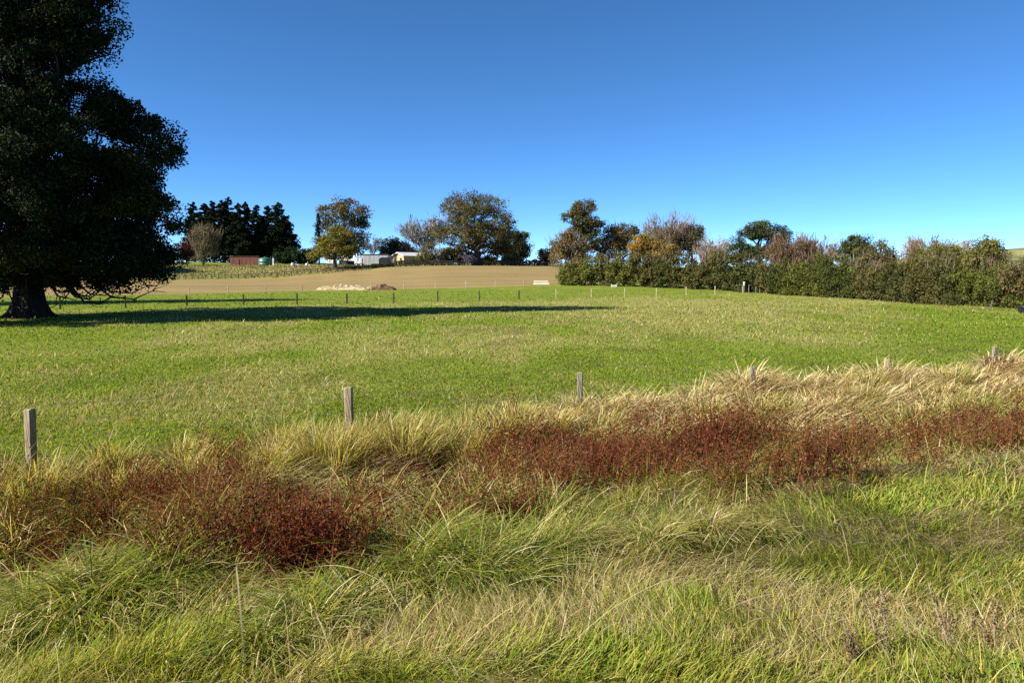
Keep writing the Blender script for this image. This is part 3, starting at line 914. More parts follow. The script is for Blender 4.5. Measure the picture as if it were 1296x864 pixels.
def bare_tree(name, label, cat, x, y, hgt, wid, trunk_r, col, nlimb=9, ntw=1600, group=None, leaves=0, lcols=None, base=.18, upright=.6, bark=None, leaf=.3, z0=None):
    """leafless crown: trunk, rising limbs and a mist of fine twigs"""
    z = h1(x, y) if z0 is None else z0
    t = thing(name, label, cat, (x, y, z), 0, group)
    mb = MB(); B = Blades()
    mb.tube([(0, 0, -.3), (0, 0, 0), (R.normal(0, .1), R.normal(0, .1), hgt * base), (R.normal(0, .2), R.normal(0, .2), hgt * .55)], [trunk_r * 1.3, trunk_r * 1.2, trunk_r, trunk_r * .5], 7)
    ends = []
    for i in range(nlimb):
        a = 2 * math.pi * i / nlimb + R.normal(0, .3); rr = wid * .5 * R.uniform(.45, 1.0)
        zt = hgt * R.uniform(.8, 1.0) * math.sqrt(max(.05, 1 - .72 * (rr / (wid * .5)) ** 2))
        st = np.array([0, 0, hgt * R.uniform(base * .8, .45)])
        en = np.array([math.cos(a) * rr, math.sin(a) * rr, max(zt, st[2] + .2 * hgt)])
        mid = st + (en - st) * np.array([.62, .62, .42]) * R.uniform(.9, 1.1)
        path = [(1 - f) ** 2 * st + 2 * f * (1 - f) * mid + f * f * en for f in np.linspace(0, 1, 6)]
        r0 = trunk_r * R.uniform(.35, .55)
        mb.tube(path, [r0 * (1 - .85 * q / 5) for q in range(6)], 5, cap=False)
        for w in range(11):
            f = R.uniform(.25, 1); j = min(int(f * 5), 4); p = path[j] + (path[j + 1] - path[j]) * (f * 5 - j)
            dv = R.normal(size=3) * .6 + (en - st) / np.linalg.norm(en - st) * .6 + np.array([0, 0, upright]); dv /= np.linalg.norm(dv)
            e2 = p + dv * wid * R.uniform(.1, .27); e2[2] = min(e2[2], hgt * 1.02)
            mb.tube([p, (p + e2) / 2 + R.normal(0, .1, 3), e2], [r0 * .3, r0 * .2, r0 * .08], 4, cap=False)
            ends.append((p, e2))
    mb.build('trunk', bark or M_PBARK, t, True)
    ntw = int(ntw * 1.5); leaves = int(leaves * 1.6)
    k = R.integers(0, len(ends), ntw); A = np.array([e[0] for e in ends])[k]; E = np.array([e[1] for e in ends])[k]
    f = R.uniform(.1, 1, ntw)[:, None]; P = A + (E - A) * f + R.normal(0, wid * .035, (ntw, 3))
    d = P - np.array([0, 0, hgt * .35]); az = np.arctan2(d[:, 1], d[:, 0]) + R.normal(0, .8, ntw)
    tc = np.tile(np.array(col, float) * .82, (ntw, 1)) * R.uniform(.65, 1.35, (ntw, 1))
    B.add(P, az, R.uniform(.0, 1.1, ntw), R.uniform(-.4, .5, ntw), wid * R.uniform(.05, .14, ntw), np.full(ntw, .00055 * y + .008), tc, tc, K=2, clip=False)
    if leaves:
        kk = R.integers(0, ntw, leaves); B.flakes(P[kk] + R.normal(0, wid * .03, (leaves, 3)), np.array([0, 0, .4]), np.full(leaves, leaf), pal(leaves, lcols, None, .25))
    o = B.build('crown', M_TWIG if not leaves else M_LEAF); o.parent = t
    return t


def conifer(name, label, x, y, hgt, wid, cols, trunk_r=.3, n=5200, leaf=.55, group=None, bare=.18, cat='tree', power=.75):
    z = h1(x, y)
    t = thing(name, label, cat, (x, y, z), R.uniform(0, 6), group)
    mb = MB()
    mb.tube([(0, 0, -.3), (0, 0, hgt * .3), (R.normal(0, .15), R.normal(0, .15), hgt * .65), (0, 0, hgt * .99)], [trunk_r * 1.2, trunk_r * .9, trunk_r * .5, .04], 7)
    nb = 95; P = []; W = []
    for i in range(nb):
        f = bare + (1 - bare) * (i + R.random()) / nb
        a = R.uniform(0, 6.28)
        prof = (1 - f) ** power * (.7 + .3 * min(1, (f - bare) / .12 + .2))
        r = wid * .5 * prof * R.uniform(.72, 1.12) + .15
        dz = -.10 * r + R.uniform(0, .2) * r
        e = np.array([math.cos(a) * r, math.sin(a) * r, f * hgt + dz])
        s = np.array([0, 0, f * hgt])
        mb.tube([s, (s + e) / 2 + np.array([0, 0, .08 * r]), e], [max(.03, trunk_r * .25 * (1 - f)), .03, .012], 4, cap=False)
        P.append((s, e)); W.append(r + .3)
    mb.build('trunk', M_DBARK, t, True)
    W = np.array(W) / sum(W)
    k = R.choice(nb, n, p=W)
    A = np.array([p[0] for p in P])[k]; E = np.array([p[1] for p in P])[k]
    f = (R.random(n) ** .6)[:, None]
    Q = A + (E - A) * f + R.normal(0, 1, (n, 3)) * np.array([.32, .32, .3]) * (wid * .11) * (.25 + .75 * np.clip(1.25 * (1 - A[:, 2:3] / hgt), 0, 1))
    V, q = leaf_quads(Q, leaf, np.array([0, 0, .6]), .5)
    mesh_np('crown', V, [q], M_DARKLEAF, t, np.repeat(pal(n, cols, None, .3), 4, 0))
    return t


def lobes_px(Y, px0, base_z, L, depth=.9):
    """lobes given as (px, py, rx_px, rz_px[, dy]) turned into metres around the foot of the tree"""
    k = mpp(Y); out = []
    x0 = at(px0, 345, Y)[0]
    for l in L:
        cx, _, cz = at(l[0], l[1], Y)
        dy = l[4] if len(l) > 4 else 0.0
        out.append((cx - x0, dy, cz - base_z, l[2] * k, max(l[2], l[3]) * k * depth, l[3] * k))
    return out


def px_tree(name, label, px, Y, L, trunk_r, n_cl, n_leaf, leaf, cols, wts=None, cl=1.0, depth=.9, cat='tree', **kw):
    x = at(px, 345, Y)[0]; z = h1(x, Y)
    lb = lobes_px(Y, px, z, L, depth)
    return leafy_tree(name, label, cat, x, Y, lb, trunk_r, n_cl, n_leaf, leaf, cols, wts, cl, **kw)


# -- the great evergreen of the paddock
EVERG = [(.015, .022, .008), (.021, .028, .009), (.012, .017, .007), (.038, .036, .01)]


def big_evergreen():
    Y = 41.0; px = 38
    x = at(px, 400, Y)[0]; z = h1(x, Y)
    L = [(42, -118, 84, 76), (48, -60, 92, 75), (86, 12, 58, 62), (118, 50, 36, 38), (30, 20, 95, 85), (20, 110, 120, 80, -2), (112, 165, 84, 58), (150, 135, 40, 32), (178, 210, 50, 56), (192, 175, 28, 30), (40, 205, 130, 90), (55, 215, 110, 95, -4), (50, 210, 110, 95, 4),
         (140, 275, 86, 62), (178, 320, 48, 40), (60, 305, 120, 64, -4.5), (60, 305, 120, 66, 4.5), (20, 315, 120, 56), (120, 325, 95, 42),
         (-70, 310, 95, 60), (-80, 230, 100, 80), (-50, 120, 105, 85), (-35, 10, 90, 80), (-100, 180, 60, 60), (-20, 300, 90, 60, -5.5)]
    lb = lobes_px(Y, px, z, L, .95)
    t = thing('evergreen_tree', 'huge dark evergreen with a thick flared trunk standing in the paddock', 'tree', (x, Y, z))
    C, k = crown_points(lb, 1700, .42, .05, seed=3)
    mb = MB()
    top = (0, 0, 22.5)
    # flared, fluted trunk
    n = 22; V = []; rows = [(-.4, 2.1), (0, 1.75), (.35, 1.3), (.9, 1.02), (1.8, .92), (3, .88), (6, .75), (10, .6), (15, .4), (20, .18), (22.5, .05)]
    for zz, rr in rows:
        for j in range(n):
            a = 2 * math.pi * j / n
            w = rr * .74 * (1 + (.16 if zz < 1 else .07) * math.sin(5 * a + 1) + .05 * math.sin(9 * a + zz))
            V.append((math.cos(a) * w + .05 * math.sin(zz), math.sin(a) * w, zz))
    fs = [(i * n + j, i * n + (j + 1) % n, (i + 1) * n + (j + 1) % n, (i + 1) * n + j) for i in range(len(rows) - 1) for j in range(n)]
    mb.add(V, fs)
    limbs_mesh(mb, (0, 0, 2), (0, 0, 22), .5, C[np.linalg.norm(C[:, :2], axis=1) < 6.2], 30, thick=.4, min_h=.02, seg=6, maxd=1.6)
    # low drooping boughs hanging clear under the crown
    for i in range(11):
        a = R.uniform(-1.5, .6) if i < 8 else R.uniform(0, 6.28); r = R.uniform(3.5, 8.0)
        c, s_ = math.cos(a), math.sin(a)
        low = R.uniform(.75, 1.45)
        p = [(c * .5, s_ * .5, 2.6), (c * r * .4, s_ * r * .4, 2.3), (c * r * .62, s_ * r * .62, low + .1), (c * r * .78, s_ * r * .78, low), (c * r * .92, s_ * r * .92, low + .45), (c * r, s_ * r, low + 1.1)]
        mb.tube(p, [.09, .07, .05, .04, .025, .012], 6, cap=False)
        for k2 in range(7):
            j = R.integers(1, 5); q0 = np.array(p[j]); dv = R.normal(size=3) * np.array([.7, .7, .35]) + np.array([c, s_, -.1]) * .5
            mb.tube([q0, q0 + dv * .4 + R.normal(0, .08, 3), q0 + dv * .9 + np.array([0, 0, .15])], [.028, .02, .008], 4, cap=False)
    mb.build('trunk', M_DBARK, t, True)
    per = 270; rep = np.repeat(np.arange(len(C)), per)
    crs = .8 * R.uniform(.5, 1.45, len(C))
    off = R.normal(size=(len(rep), 3)); off /= np.linalg.norm(off, axis=1, keepdims=True); off *= (R.random(len(rep)) ** .45)[:, None]
    P = C[rep] + off * crs[rep][:, None] * np.array([1, 1, .75])
    P = P[P[:, 2] > R.uniform(.9, 1.9, len(P))]
    V, q = leaf_quads(P, .175, np.array([0, 0, .3]), .55)
    col = pal(len(P), EVERG, (4, 4, 4, .5), .25)
    lit_patch = noise(P[:, 0] * .5, P[:, 2] * .5, 5) > .72  # noise patches of brighter olive paint sunlit lobes into the crown
    col = np.where(lit_patch[:, None], col * np.array([1.9, 1.45, .9]), col)
    mesh_np('crown', V, [q], M_DARKLEAF, t, np.repeat(col, 4, 0))


big_evergreen()

# trees out of sight beyond the evergreen; their shade falls on the paddock and on the bank
DG = [(.02, .035, .014), (.03, .045, .016), (.014, .026, .012)]
AUT = [(.16, .11, .03), (.12, .1, .03), (.2, .12, .035), (.08, .08, .025)]


# -- pines on the rise
PINE = [(.010, .018, .010), (.014, .022, .010), (.02, .026, .012)]
pines = [(247, 256, 22), (261, 258, 24), (271, 255, 24), (283, 254, 26), (291, 250, 26), (303, 258, 24), (312, 256, 26), (327, 260, 26), (341, 261, 26), (354, 257, 34), (362, 275, 26)]
PL = ['slim dark conifer at the outer end of the plantation beside open sky', 'dark conifer second in from the slim end one of the plantation',
      'dark conifer right behind the scraggly grey olive tree on the rise', 'dark conifer close beside the tallest spire, on its grey olive tree side',
      'tallest dark conifer spire of the plantation on the rise', 'dark conifer rising behind the near end of the rust red shed',
      'dark conifer rising behind the middle of the rust red shed', 'dark conifer rising behind the seam between red shed and green tank',
      'dark conifer rising behind the green water tank', 'broad dark conifer with a sharp top beside the green tank',
      'shorter dark conifer with sweeping boughs at the end of the plantation over the dark hedge']
for (px, ty, w), lb in zip(pines, PL):
    Y = 234 + R.uniform(-7, 9)
    x = at(px, 330, Y)[0]; z = h1(x, Y)
    conifer('conifer_tree', lb, x, Y, at(px, ty, Y)[2] - z, w * mpp(Y) * 1.75, PINE, group='dark conifers of the plantation on the rise', bare=.15, n=11500, leaf=.6, power=.62)

px_tree('scraggly_tree', 'scraggly grey olive tree with a thin crown before the dark conifers', 258, 212,
        [(258, 305, 19, 17), (248, 312, 12, 14), (268, 312, 11, 14), (258, 322, 17, 8)], .28, 60, 1500, .5, [(.13, .11, .07), (.1, .1, .05), (.16, .14, .09)], cl=1.5, gap=.1, twigs=500, nlimb=12)
px_tree('red_leaved_tree', 'dark red leaved small tree half hidden by the huge evergreen', 231, 200, [(231, 318, 9, 11), (236, 322, 8, 10)], .15, 40, 1500, .4,
        [(.06, .018, .016), (.09, .024, .02), (.04, .018, .014)], cl=1.0, nlimb=8)
for px, w, lbl in ((362, 14, 'dark low shrub beside the pale post of the green tank'), (377, 14, 'dark low shrub at the middle of the dip in the skyline'), (391, 13, 'dark low shrub beside the yellow green round tree')):
    px_tree('dark_shrub', lbl, px, 226, [(px, 325, w, 8), (px + 4, 321, w * .7, 6)], .15, 45, 1500, .6, DG, cl=1.3, cat='shrub', group='dark shrubs in the dip of the skyline', mat=M_DARKLEAF, nlimb=8)

px_tree('tall_autumn_tree', 'tall dark green tree with a browning top behind the round yellow green one', 436, 216,
        [(434, 281, 33, 32), (428, 266, 20, 16), (455, 292, 16, 18), (438, 310, 29, 18), (413, 266, 12, 8), (448, 272, 18, 18)], .6, 170, 5200, .6,
        [(.05, .055, .02), (.07, .07, .025), (.035, .045, .018), (.13, .085, .03)], (3, 2, 3, 1.5), cl=1.7, gap=.0, nlimb=18,
        colfn=lambda C, b: np.where((C[:, 2:3] > 14.5) & (R.random((len(C), 1)) < .55), np.array([.17, .11, .035]) * R.uniform(.7, 1.2, (len(C), 1)), b))
conifer('slim_conifer', 'slim dark conifer squeezed beside the tall browning tree', at(404, 330, 205)[0], 205, at(404, 270, 205)[2] - h1(at(404, 330, 205)[0], 205), 3.6, PINE, n=1800, leaf=.5, trunk_r=.2)
px_tree('round_yellowing_tree', 'round yellow green tree with a short trunk before the tall browning tree', 425, 188,
        [(424, 303, 22, 17), (408, 313, 15, 13), (440, 313, 14, 13), (424, 318, 28, 11), (398, 325, 8, 7)], .38, 150, 5200, .5,
        [(.2, .165, .03), (.14, .14, .03), (.24, .17, .035), (.1, .11, .028)], (3, 3, 2, 2), cl=1.15, nlimb=16)
bare_tree('bare_tree', 'thin bare tree poking out behind the tall browning tree', 'tree', at(472, 330, 212)[0], 212, 9.5, 6, .16, (.2, .17, .15), ntw=500)
px_tree('small_browning_tree', 'small rounded browning tree behind the ochre house', 496, 226, [(492, 312, 13, 11), (502, 312, 12, 11), (496, 320, 16, 8)], .25, 80, 2800, .55,
        [(.07, .075, .028), (.14, .1, .03), (.05, .06, .025), (.18, .12, .035)], (3, 2, 3, 1), cl=1.3, nlimb=10)
px_tree('greyish_tree', 'small greyish olive tree over the pale house roof', 517, 222, [(517, 316, 9, 8), (522, 320, 9, 7)], .2, 40, 1000, .5, [(.1, .1, .06), (.14, .13, .09)], cl=1.3, gap=.1, twigs=200, nlimb=8)
bare_tree('bare_tree', 'large bare grey tree with upright limbs beside the oak', 'tree', at(537, 333, 193)[0], 193, at(537, 275, 193)[2] - h1(at(537, 333, 193)[0], 193), 12.5, .32, (.27, .26, .25), nlimb=18, ntw=2600, upright=1.0)
px_tree('sparse_olive_tree', 'low sparse olive brown tree in front of the large bare grey tree', 547, 188, [(548, 318, 14, 11), (540, 326, 12, 7), (556, 326, 10, 8)], .2, 70, 1500, .42,
        [(.12, .11, .05), (.15, .12, .05), (.09, .09, .04)], cl=1.0, gap=.15, twigs=350, nlimb=10)
for px, py, w, h_, lbl, cs in ((567, 323, 10, 9, 'olive shrub nearest the big bare tree under the oak', [(.07, .075, .028), (.1, .09, .03)]), (582, 322, 11, 10, 'yellowish olive shrub under the oak beside the grey twiggy dome', [(.11, .095, .03), (.15, .115, .035), (.08, .08, .03)]),
                           (618, 329, 12, 5, 'low pale green shrub beside the oak trunk', [(.16, .15, .07), (.2, .18, .09)]), (648, 330, 14, 5, 'low pale green shrub under the small golden tree', [(.15, .15, .06), (.2, .18, .09)])):
    px_tree('shrub', lbl, px, 190, [(px, py, w, h_)], .1, 40, 1300, .42, cs, cl=.9, cat='shrub', nlimb=7)
bare_tree('twiggy_bush', 'grey twiggy dome shaped bush beside the oak trunk', 'bush', at(594, 333, 182.6)[0], 182.6, 2.7, 3.4, .06, (.17, .16, .2), nlimb=18, ntw=1500, base=.05, upright=.3)

OAK = [(.12, .105, .032), (.095, .09, .028), (.14, .105, .034), (.07, .076, .024), (.165, .115, .038)]
px_tree('oak_tree', 'wide spreading oak with thinning brown olive leaves on the crest', 603, 185,
        [(600, 284, 55, 39), (600, 278, 46, 36), (600, 290, 52, 26), (562, 296, 18, 14), (640, 296, 17, 14), (582, 264, 26, 20), (618, 264, 26, 20), (602, 318, 16, 9)],
        1.0, 620, 8300, .5, OAK, (3, 3, 2, 3, 1), cl=1.25, gap=.1, nlimb=36, thick=.42, top=(-.6, 0, 9), twigs=900, twigcol=(.09, .075, .06), flat=.7, shell=.3, bark=M_OAKBARK)
px_tree('dark_tree', 'dark green tree with brown tints beside the oak', 652, 203, [(648, 302, 15, 17), (657, 308, 14, 17), (652, 320, 18, 11), (642, 318, 12, 12)], .4, 110, 4500, .55,
        [(.045, .05, .022), (.035, .042, .018), (.08, .06, .025)], (3, 3, 1.3), cl=1.35, nlimb=14)
px_tree('golden_tree', 'small golden brown tree in front of the dark tree beside the oak', 635, 186.5, [(634, 312, 13, 9), (628, 318, 9, 8), (644, 318, 9, 9)], .18, 60, 2000, .45,
        [(.2, .13, .045), (.15, .11, .04), (.1, .085, .035)], cl=1.0, nlimb=10)
px_tree('orange_tree', 'small orange tinted tree at the end of the crest fence', 692, 192, [(692, 322, 10, 9), (699, 325, 8, 8)], .18, 50, 1800, .45, [(.17, .1, .035), (.1, .08, .03), (.2, .12, .04)], cl=1.0, nlimb=8)

# -- trees behind the long hedge
TAN = [(.26, .19, .1), (.2, .16, .08), (.3, .2, .1), (.16, .14, .06)]
px_tree('tan_bush', 'tan brown bushy tree at the far tip of the hedge', 716, 113, [(716, 312, 17, 17), (706, 322, 12, 14), (728, 318, 12, 18)], .18, 90, 3600, .3, [(.22, .16, .07), (.17, .14, .06), (.25, .17, .08), (.12, .11, .05)],
        cl=.9, gap=.08, twigs=500, cat='tree', nlimb=12)
px_tree('tall_ragged_tree', 'tall ragged tree with knobbly lobes rising over the hedge tip', 738, 124,
        [(739, 263, 14, 11), (736, 280, 12, 14), (722, 275, 11, 7), (751, 287, 11, 12), (732, 296, 14, 12), (744, 306, 16, 14), (758, 282, 5, 7), (739, 322, 18, 12)], .4, 190, 6500, .33,
        [(.075, .08, .03), (.055, .065, .03), (.11, .1, .035), (.15, .11, .035)], (3, 3, 2, 1), cl=.85, gap=.1, nlimb=20,
        colfn=lambda C, b: np.where((C[:, 2:3] > 10.5) & (R.random((len(C), 1)) < .6), np.array([.16, .125, .04]) * R.uniform(.7, 1.2, (len(C), 1)), b))
px_tree('russet_tree', 'russet brown tree with a dark green top behind the hedge', 784, 126, [(790, 295, 18, 11), (776, 302, 16, 14), (772, 315, 18, 14), (798, 308, 14, 14)], .3, 120, 4200, .33,
        [(.21, .125, .045), (.16, .11, .045), (.24, .15, .06), (.09, .085, .035)], (3, 3, 2, 2), cl=.95, gap=.05, twigs=300, nlimb=14,
        colfn=lambda C, b: np.where((C[:, 2:3] > 7.8) & (C[:, 0:1] > 0), np.array([.06, .06, .03]) * R.uniform(.8, 1.3, (len(C), 1)), b))
px_tree('yellow_tree', 'bright ochre yellow tree pressed against the hedge', 815, 112, [(812, 310, 14, 14), (824, 314, 12, 13), (806, 320, 10, 12)], .2, 80, 3200, .3,
        [(.3, .19, .035), (.24, .17, .04), (.16, .13, .035)], (3, 2, 1.2), cl=.8, nlimb=10)
bare_tree('half_bare_tree', 'tall pinkish tan half bare tree above the hedge', 'tree', at(848, 330, 130)[0], 130, at(848, 265, 130)[2] - 2.2, 11, .3, (.27, .2, .155), nlimb=18, ntw=3200, leaves=2600, lcols=[(.26, .17, .1), (.2, .14, .08), (.22, .16, .1)], upright=.4, leaf=.26)
px_tree('dark_leaved_tree', 'dark leaved tree merging with the tall half bare tree', 876, 127, [(876, 302, 13, 16), (868, 315, 14, 12), (882, 295, 7, 8)], .25, 80, 2600, .32, [(.06, .065, .035), (.085, .08, .04)], cl=.85, gap=.05, nlimb=12)
px_tree('yellow_shrub', 'golden shrub under the tall half bare tree', 846, 110, [(846, 318, 11, 9), (836, 322, 8, 7)], .1, 40, 1400, .28, [(.24, .16, .045), (.18, .14, .045)], cl=.7, cat='shrub', nlimb=8)
bare_tree('half_bare_tree', 'low pale pinkish bare tree between half bare tree and dark round evergreen', 'tree', at(904, 330, 120)[0], 120, at(904, 293, 120)[2] - 2, 6.6, .18, (.34, .27, .22), nlimb=16, ntw=2200, leaves=700, lcols=[(.32, .22, .14), (.25, .19, .13)], upright=.4, leaf=.22)
px_tree('rounded_evergreen', 'rounded dark green tree with a sky hole over the middle of the hedge', 962, 110,
        [(962, 291, 22, 11), (940, 302, 15, 12), (984, 298, 18, 11), (935, 316, 14, 10), (962, 320, 30, 7), (978, 306, 12, 9)], .35, 150, 6000, .3, [(.05, .07, .022), (.07, .085, .026), (.04, .055, .02)], cl=.8, shell=.55, nlimb=16)
bare_tree('twiggy_tree', 'broad russet brown twiggy dome before the rounded dark green tree', 'tree', at(1003, 335, 94)[0], 94, at(1003, 298, 94)[2] - .9, 7.6, .14, (.2, .13, .085), nlimb=22, ntw=3600, leaves=2200, lcols=[(.2, .13, .075), (.16, .11, .06)], base=.12, upright=.35, leaf=.2)
bare_tree('twiggy_tree', 'grey brown bare tree showing sky through beside the russet dome', 'tree', at(1040, 335, 100)[0], 100, at(1040, 297, 100)[2] - .9, 5.2, .13, (.24, .19, .16), nlimb=16, ntw=1900, base=.12, upright=.4)
px_tree('round_green_tree', 'small round green tree rising from the hedge beside the grey brown bare tree', 1083, 86, [(1077, 310, 15, 13), (1091, 312, 13, 13), (1083, 324, 22, 12)], .2, 90, 3800, .25, [(.07, .085, .025), (.1, .105, .03), (.05, .065, .022)], cl=.65, nlimb=12)
px_tree('olive_tree', 'olive brown bushy tree in the hedge with bare tips', 1113, 71, [(1112, 322, 15, 16), (1100, 334, 16, 18), (1124, 336, 12, 18)], .15, 110, 4600, .2, [(.12, .105, .035), (.16, .13, .045), (.085, .085, .03)], cl=.6, twigs=450, nlimb=12)
bare_tree('half_bare_tree', 'peach tinted half bare tree standing over the thick green part of the hedge', 'tree', at(1172, 340, 84)[0], 84, at(1172, 293, 84)[2] - .6, 5.2, .14, (.3, .21, .15), nlimb=18, ntw=2200, leaves=1800, lcols=[(.34, .21, .1), (.26, .18, .1)], base=.12, upright=.4, leaf=.18)
bare_tree('half_bare_tree', 'pale grey twiggy tree just beside the peach tinted one', 'tree', at(1212, 340, 82)[0], 82, at(1212, 293, 82)[2] - .6, 4.2, .12, (.36, .29, .24), nlimb=16, ntw=1900, leaves=350, lcols=[(.3, .2, .12)], base=.12, upright=.4, leaf=.18)
HG = [(.14, .145, .026), (.18, .165, .03), (.09, .105, .022), (.2, .16, .045)]
px_tree('hedgerow_tree', 'broad yellow green hedgerow bush speckled brown under the peach tinted tree', 1185, 63, [(1180, 331, 24, 22), (1207, 330, 20, 21), (1160, 342, 18, 24), (1190, 356, 36, 20)], .18, 230, 10500, .18, HG, (2, 2, 2, 1), cl=.6, twigs=300, nlimb=14)
px_tree('hedgerow_tree', 'tall bright yellow green hedgerow bush where the hedge meets the hill view', 1247, 56, [(1247, 320, 17, 19), (1236, 335, 18, 20), (1259, 334, 15, 22), (1247, 356, 28, 22)], .18, 230, 10500, .17, [(.16, .165, .035), (.11, .125, .03), (.2, .18, .045), (.07, .08, .025)], (3, 2, 2, 2), cl=.52, twigs=300, nlimb=14)
px_tree('hedgerow_tree', 'brownish hedgerow bush at the end by the black trough', 1300, 51, [(1290, 352, 18, 18), (1310, 348, 20, 22), (1335, 350, 20, 20)], .14, 130, 6500, .16, [(.15, .12, .05), (.1, .09, .035), (.18, .14, .06)], cl=.5, twigs=300, nlimb=10)


# -- the long hedge itself
def hedge():
    pts = []
    d = np.concatenate([[0], np.cumsum(np.hypot(*np.diff(HEDGE_XY, axis=0).T))])
    tot = d[-1]; L = []
    t = thing('hedge', 'long overgrown mixed hedge bordering the paddock', 'hedge', (0, 0, 0))
    V = []; Fq = []; Cc = []; nb = 0
    mb = MB()
    tw = Blades()
    q = 0.0
    HC = [(.085, .082, .026), (.062, .07, .021), (.105, .092, .03), (.056, .072, .017), (.09, .102, .02)]
    while q < tot:
        x, y = np.interp(q, d, HEDGE_XY[:, 0]), np.interp(q, d, HEDGE_XY[:, 1])
        z = h1(x, y)
        f = q / tot
        hh = 2.85 + 1.9 * fbm(np.array([q * .33]), np.array([0.]), 7, 2)[0]
        if f < .4: hh *= .86
        if f > .9: hh *= 1 - .25 * (f - .9) / .1
        tone = np.array(HC[int(np.clip(noise(np.array([q * .22]), np.array([3.]), 19)[0] * 1.5 - .25, 0, .999) * len(HC))])
        if f > .86 and R.random() < .5: tone = np.array([.13, .14, .03])
        lob = [(0, 0, hh * .56, 1.25, 1.1, hh * .44)]
        if f > .55 or R.random() < .3: lob.append((R.normal(0, .4), -.5, hh * .3, 1.1, .9, hh * .3))
        else: lob.append((R.normal(0, .3), .3, hh * .3, 1.0, .6, hh * .3))
        # a low skirt of scrub on the field side along the near half
        if f < .62: lob.append((R.normal(0, .3), -1.15, .45, .8, .5, .5 + .25 * R.random()))
        C, _ = crown_points(lob, 42, .45, .05, seed=q)
        nl = int(3600 * (58 / y) ** .8)
        kk = R.integers(0, len(C), nl)
        off = R.normal(size=(nl, 3)); off /= np.linalg.norm(off, axis=1, keepdims=True); off *= (R.random(nl) ** .5)[:, None] * .5
        P = C[kk] + off; P[:, 2] = np.maximum(P[:, 2], .05)
        lc = tone[None] * R.uniform(.7, 1.4, (nl, 1)) * R.uniform(.7, 1.3, len(C))[kk][:, None]; alt = R.random(nl) < .18
        lc = np.where(alt[:, None], pal(nl, HC), lc)
        v, fq = leaf_quads(P + np.array([x, y, z]), .0022 * y + .03, np.array([-.2, -.3, .4]), .6)
        V.append(v); Fq.append(fq + nb); nb += len(v); Cc.append(np.repeat(lc, 4, 0))
        for k in range(3):
            a = R.uniform(0, 6.28); b = (x + R.normal(0, .4), y + R.normal(0, .4), z - .1)
            e = C[int(R.integers(len(C)))] + np.array([x, y, z])
            mb.tube([b, (np.array(b) + e) / 2 + R.normal(0, .15, 3), e], [.07, .05, .02], 5, cap=False)
        m = 26; Pt = np.array([x, y, z]) + np.stack([R.normal(0, .9, m), R.normal(0, .5, m), hh * R.uniform(.75, 1.0, m)], 1)
        tc = np.tile(np.array([.17, .12, .09]), (m, 1)) * R.uniform(.7, 1.3, (m, 1))
        tw.add(Pt, R.uniform(0, 6.28, m), R.uniform(0, .5, m), R.uniform(-.1, .3, m), R.uniform(.4, 1.1, m), np.full(m, .00045 * y + .004), tc, tc, K=2, clip=False)
        q += 1.15
    mb.build('stem_growth', M_BARK, t)  # bark tubes, the woody stems of the hedge
    tv = np.concatenate(tw.V)
    o = mesh_np('foliage', np.concatenate(V + [tv]), [np.concatenate(Fq + [f + nb for f in tw.F4]), np.concatenate(tw.F3) + nb], M_LEAF, t, np.concatenate(Cc + tw.C))


hedge()


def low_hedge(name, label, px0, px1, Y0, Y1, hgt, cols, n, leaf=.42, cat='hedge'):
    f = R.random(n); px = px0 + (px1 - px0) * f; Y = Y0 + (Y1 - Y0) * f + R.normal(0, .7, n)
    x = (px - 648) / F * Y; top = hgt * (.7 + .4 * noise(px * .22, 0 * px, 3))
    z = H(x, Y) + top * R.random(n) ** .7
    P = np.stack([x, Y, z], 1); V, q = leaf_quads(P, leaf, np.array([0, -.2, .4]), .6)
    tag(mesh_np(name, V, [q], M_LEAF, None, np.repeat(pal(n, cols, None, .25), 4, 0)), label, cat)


low_hedge('shade_scrub', 'dark scrub standing in for the deep shade beneath the conifer plantation', 236, 374, 246, 248, 6.5, [(.012, .016, .01), (.02, .022, .012)], 9000, .8, 'scrub')  # added dark strip, gives the gloom between the trunks
low_hedge('clipped_hedge', 'low dark hedge running behind the crest rail fence', 500, 694, 190, 191, 1.7, [(.03, .034, .016), (.045, .045, .02), (.022, .026, .014)], 5200)
low_hedge('clipped_hedge', 'low dark hedge below the white roof and grey shed', 427, 500, 183, 185, 1.1, [(.022, .026, .016), (.03, .032, .02)], 2200)  # low hedge; its dark leaves also paint the bank's shadow

# ------------------------------------------------------------------ bank tufts
bk = Blades(); n = 9000
pxr = R.uniform(160, 470, n); Y = R.uniform(176.5, 205, n); x = (pxr - 648) / F * Y
g = fbm(x * .12, Y * .12, 55)
c = np.where((R.random(n) < .8)[:, None], pal(n, [(.26, .21, .12), (.33, .27, .165), (.2, .17, .08)]), pal(n, [(.12, .13, .04), (.16, .16, .05)]))
c = np.where((g > .55)[:, None] & (R.random((n, 1)) < .6), pal(n, [(.1, .12, .035), (.14, .14, .05)]), c)
bk.add(np.stack([x, Y, H(x, Y)], 1), R.uniform(0, 6.28, n), R.uniform(.1, .8, n), R.uniform(.1, .9, n), R.uniform(.3, .75, n), np.full(n, .16), c, c, K=2)
tag(bk.build('bank_grass', M_STRAW), 'rough tan grass on the bank below the red shed', 'grass', kind='stuff')

# ------------------------------------------------------------------ fences


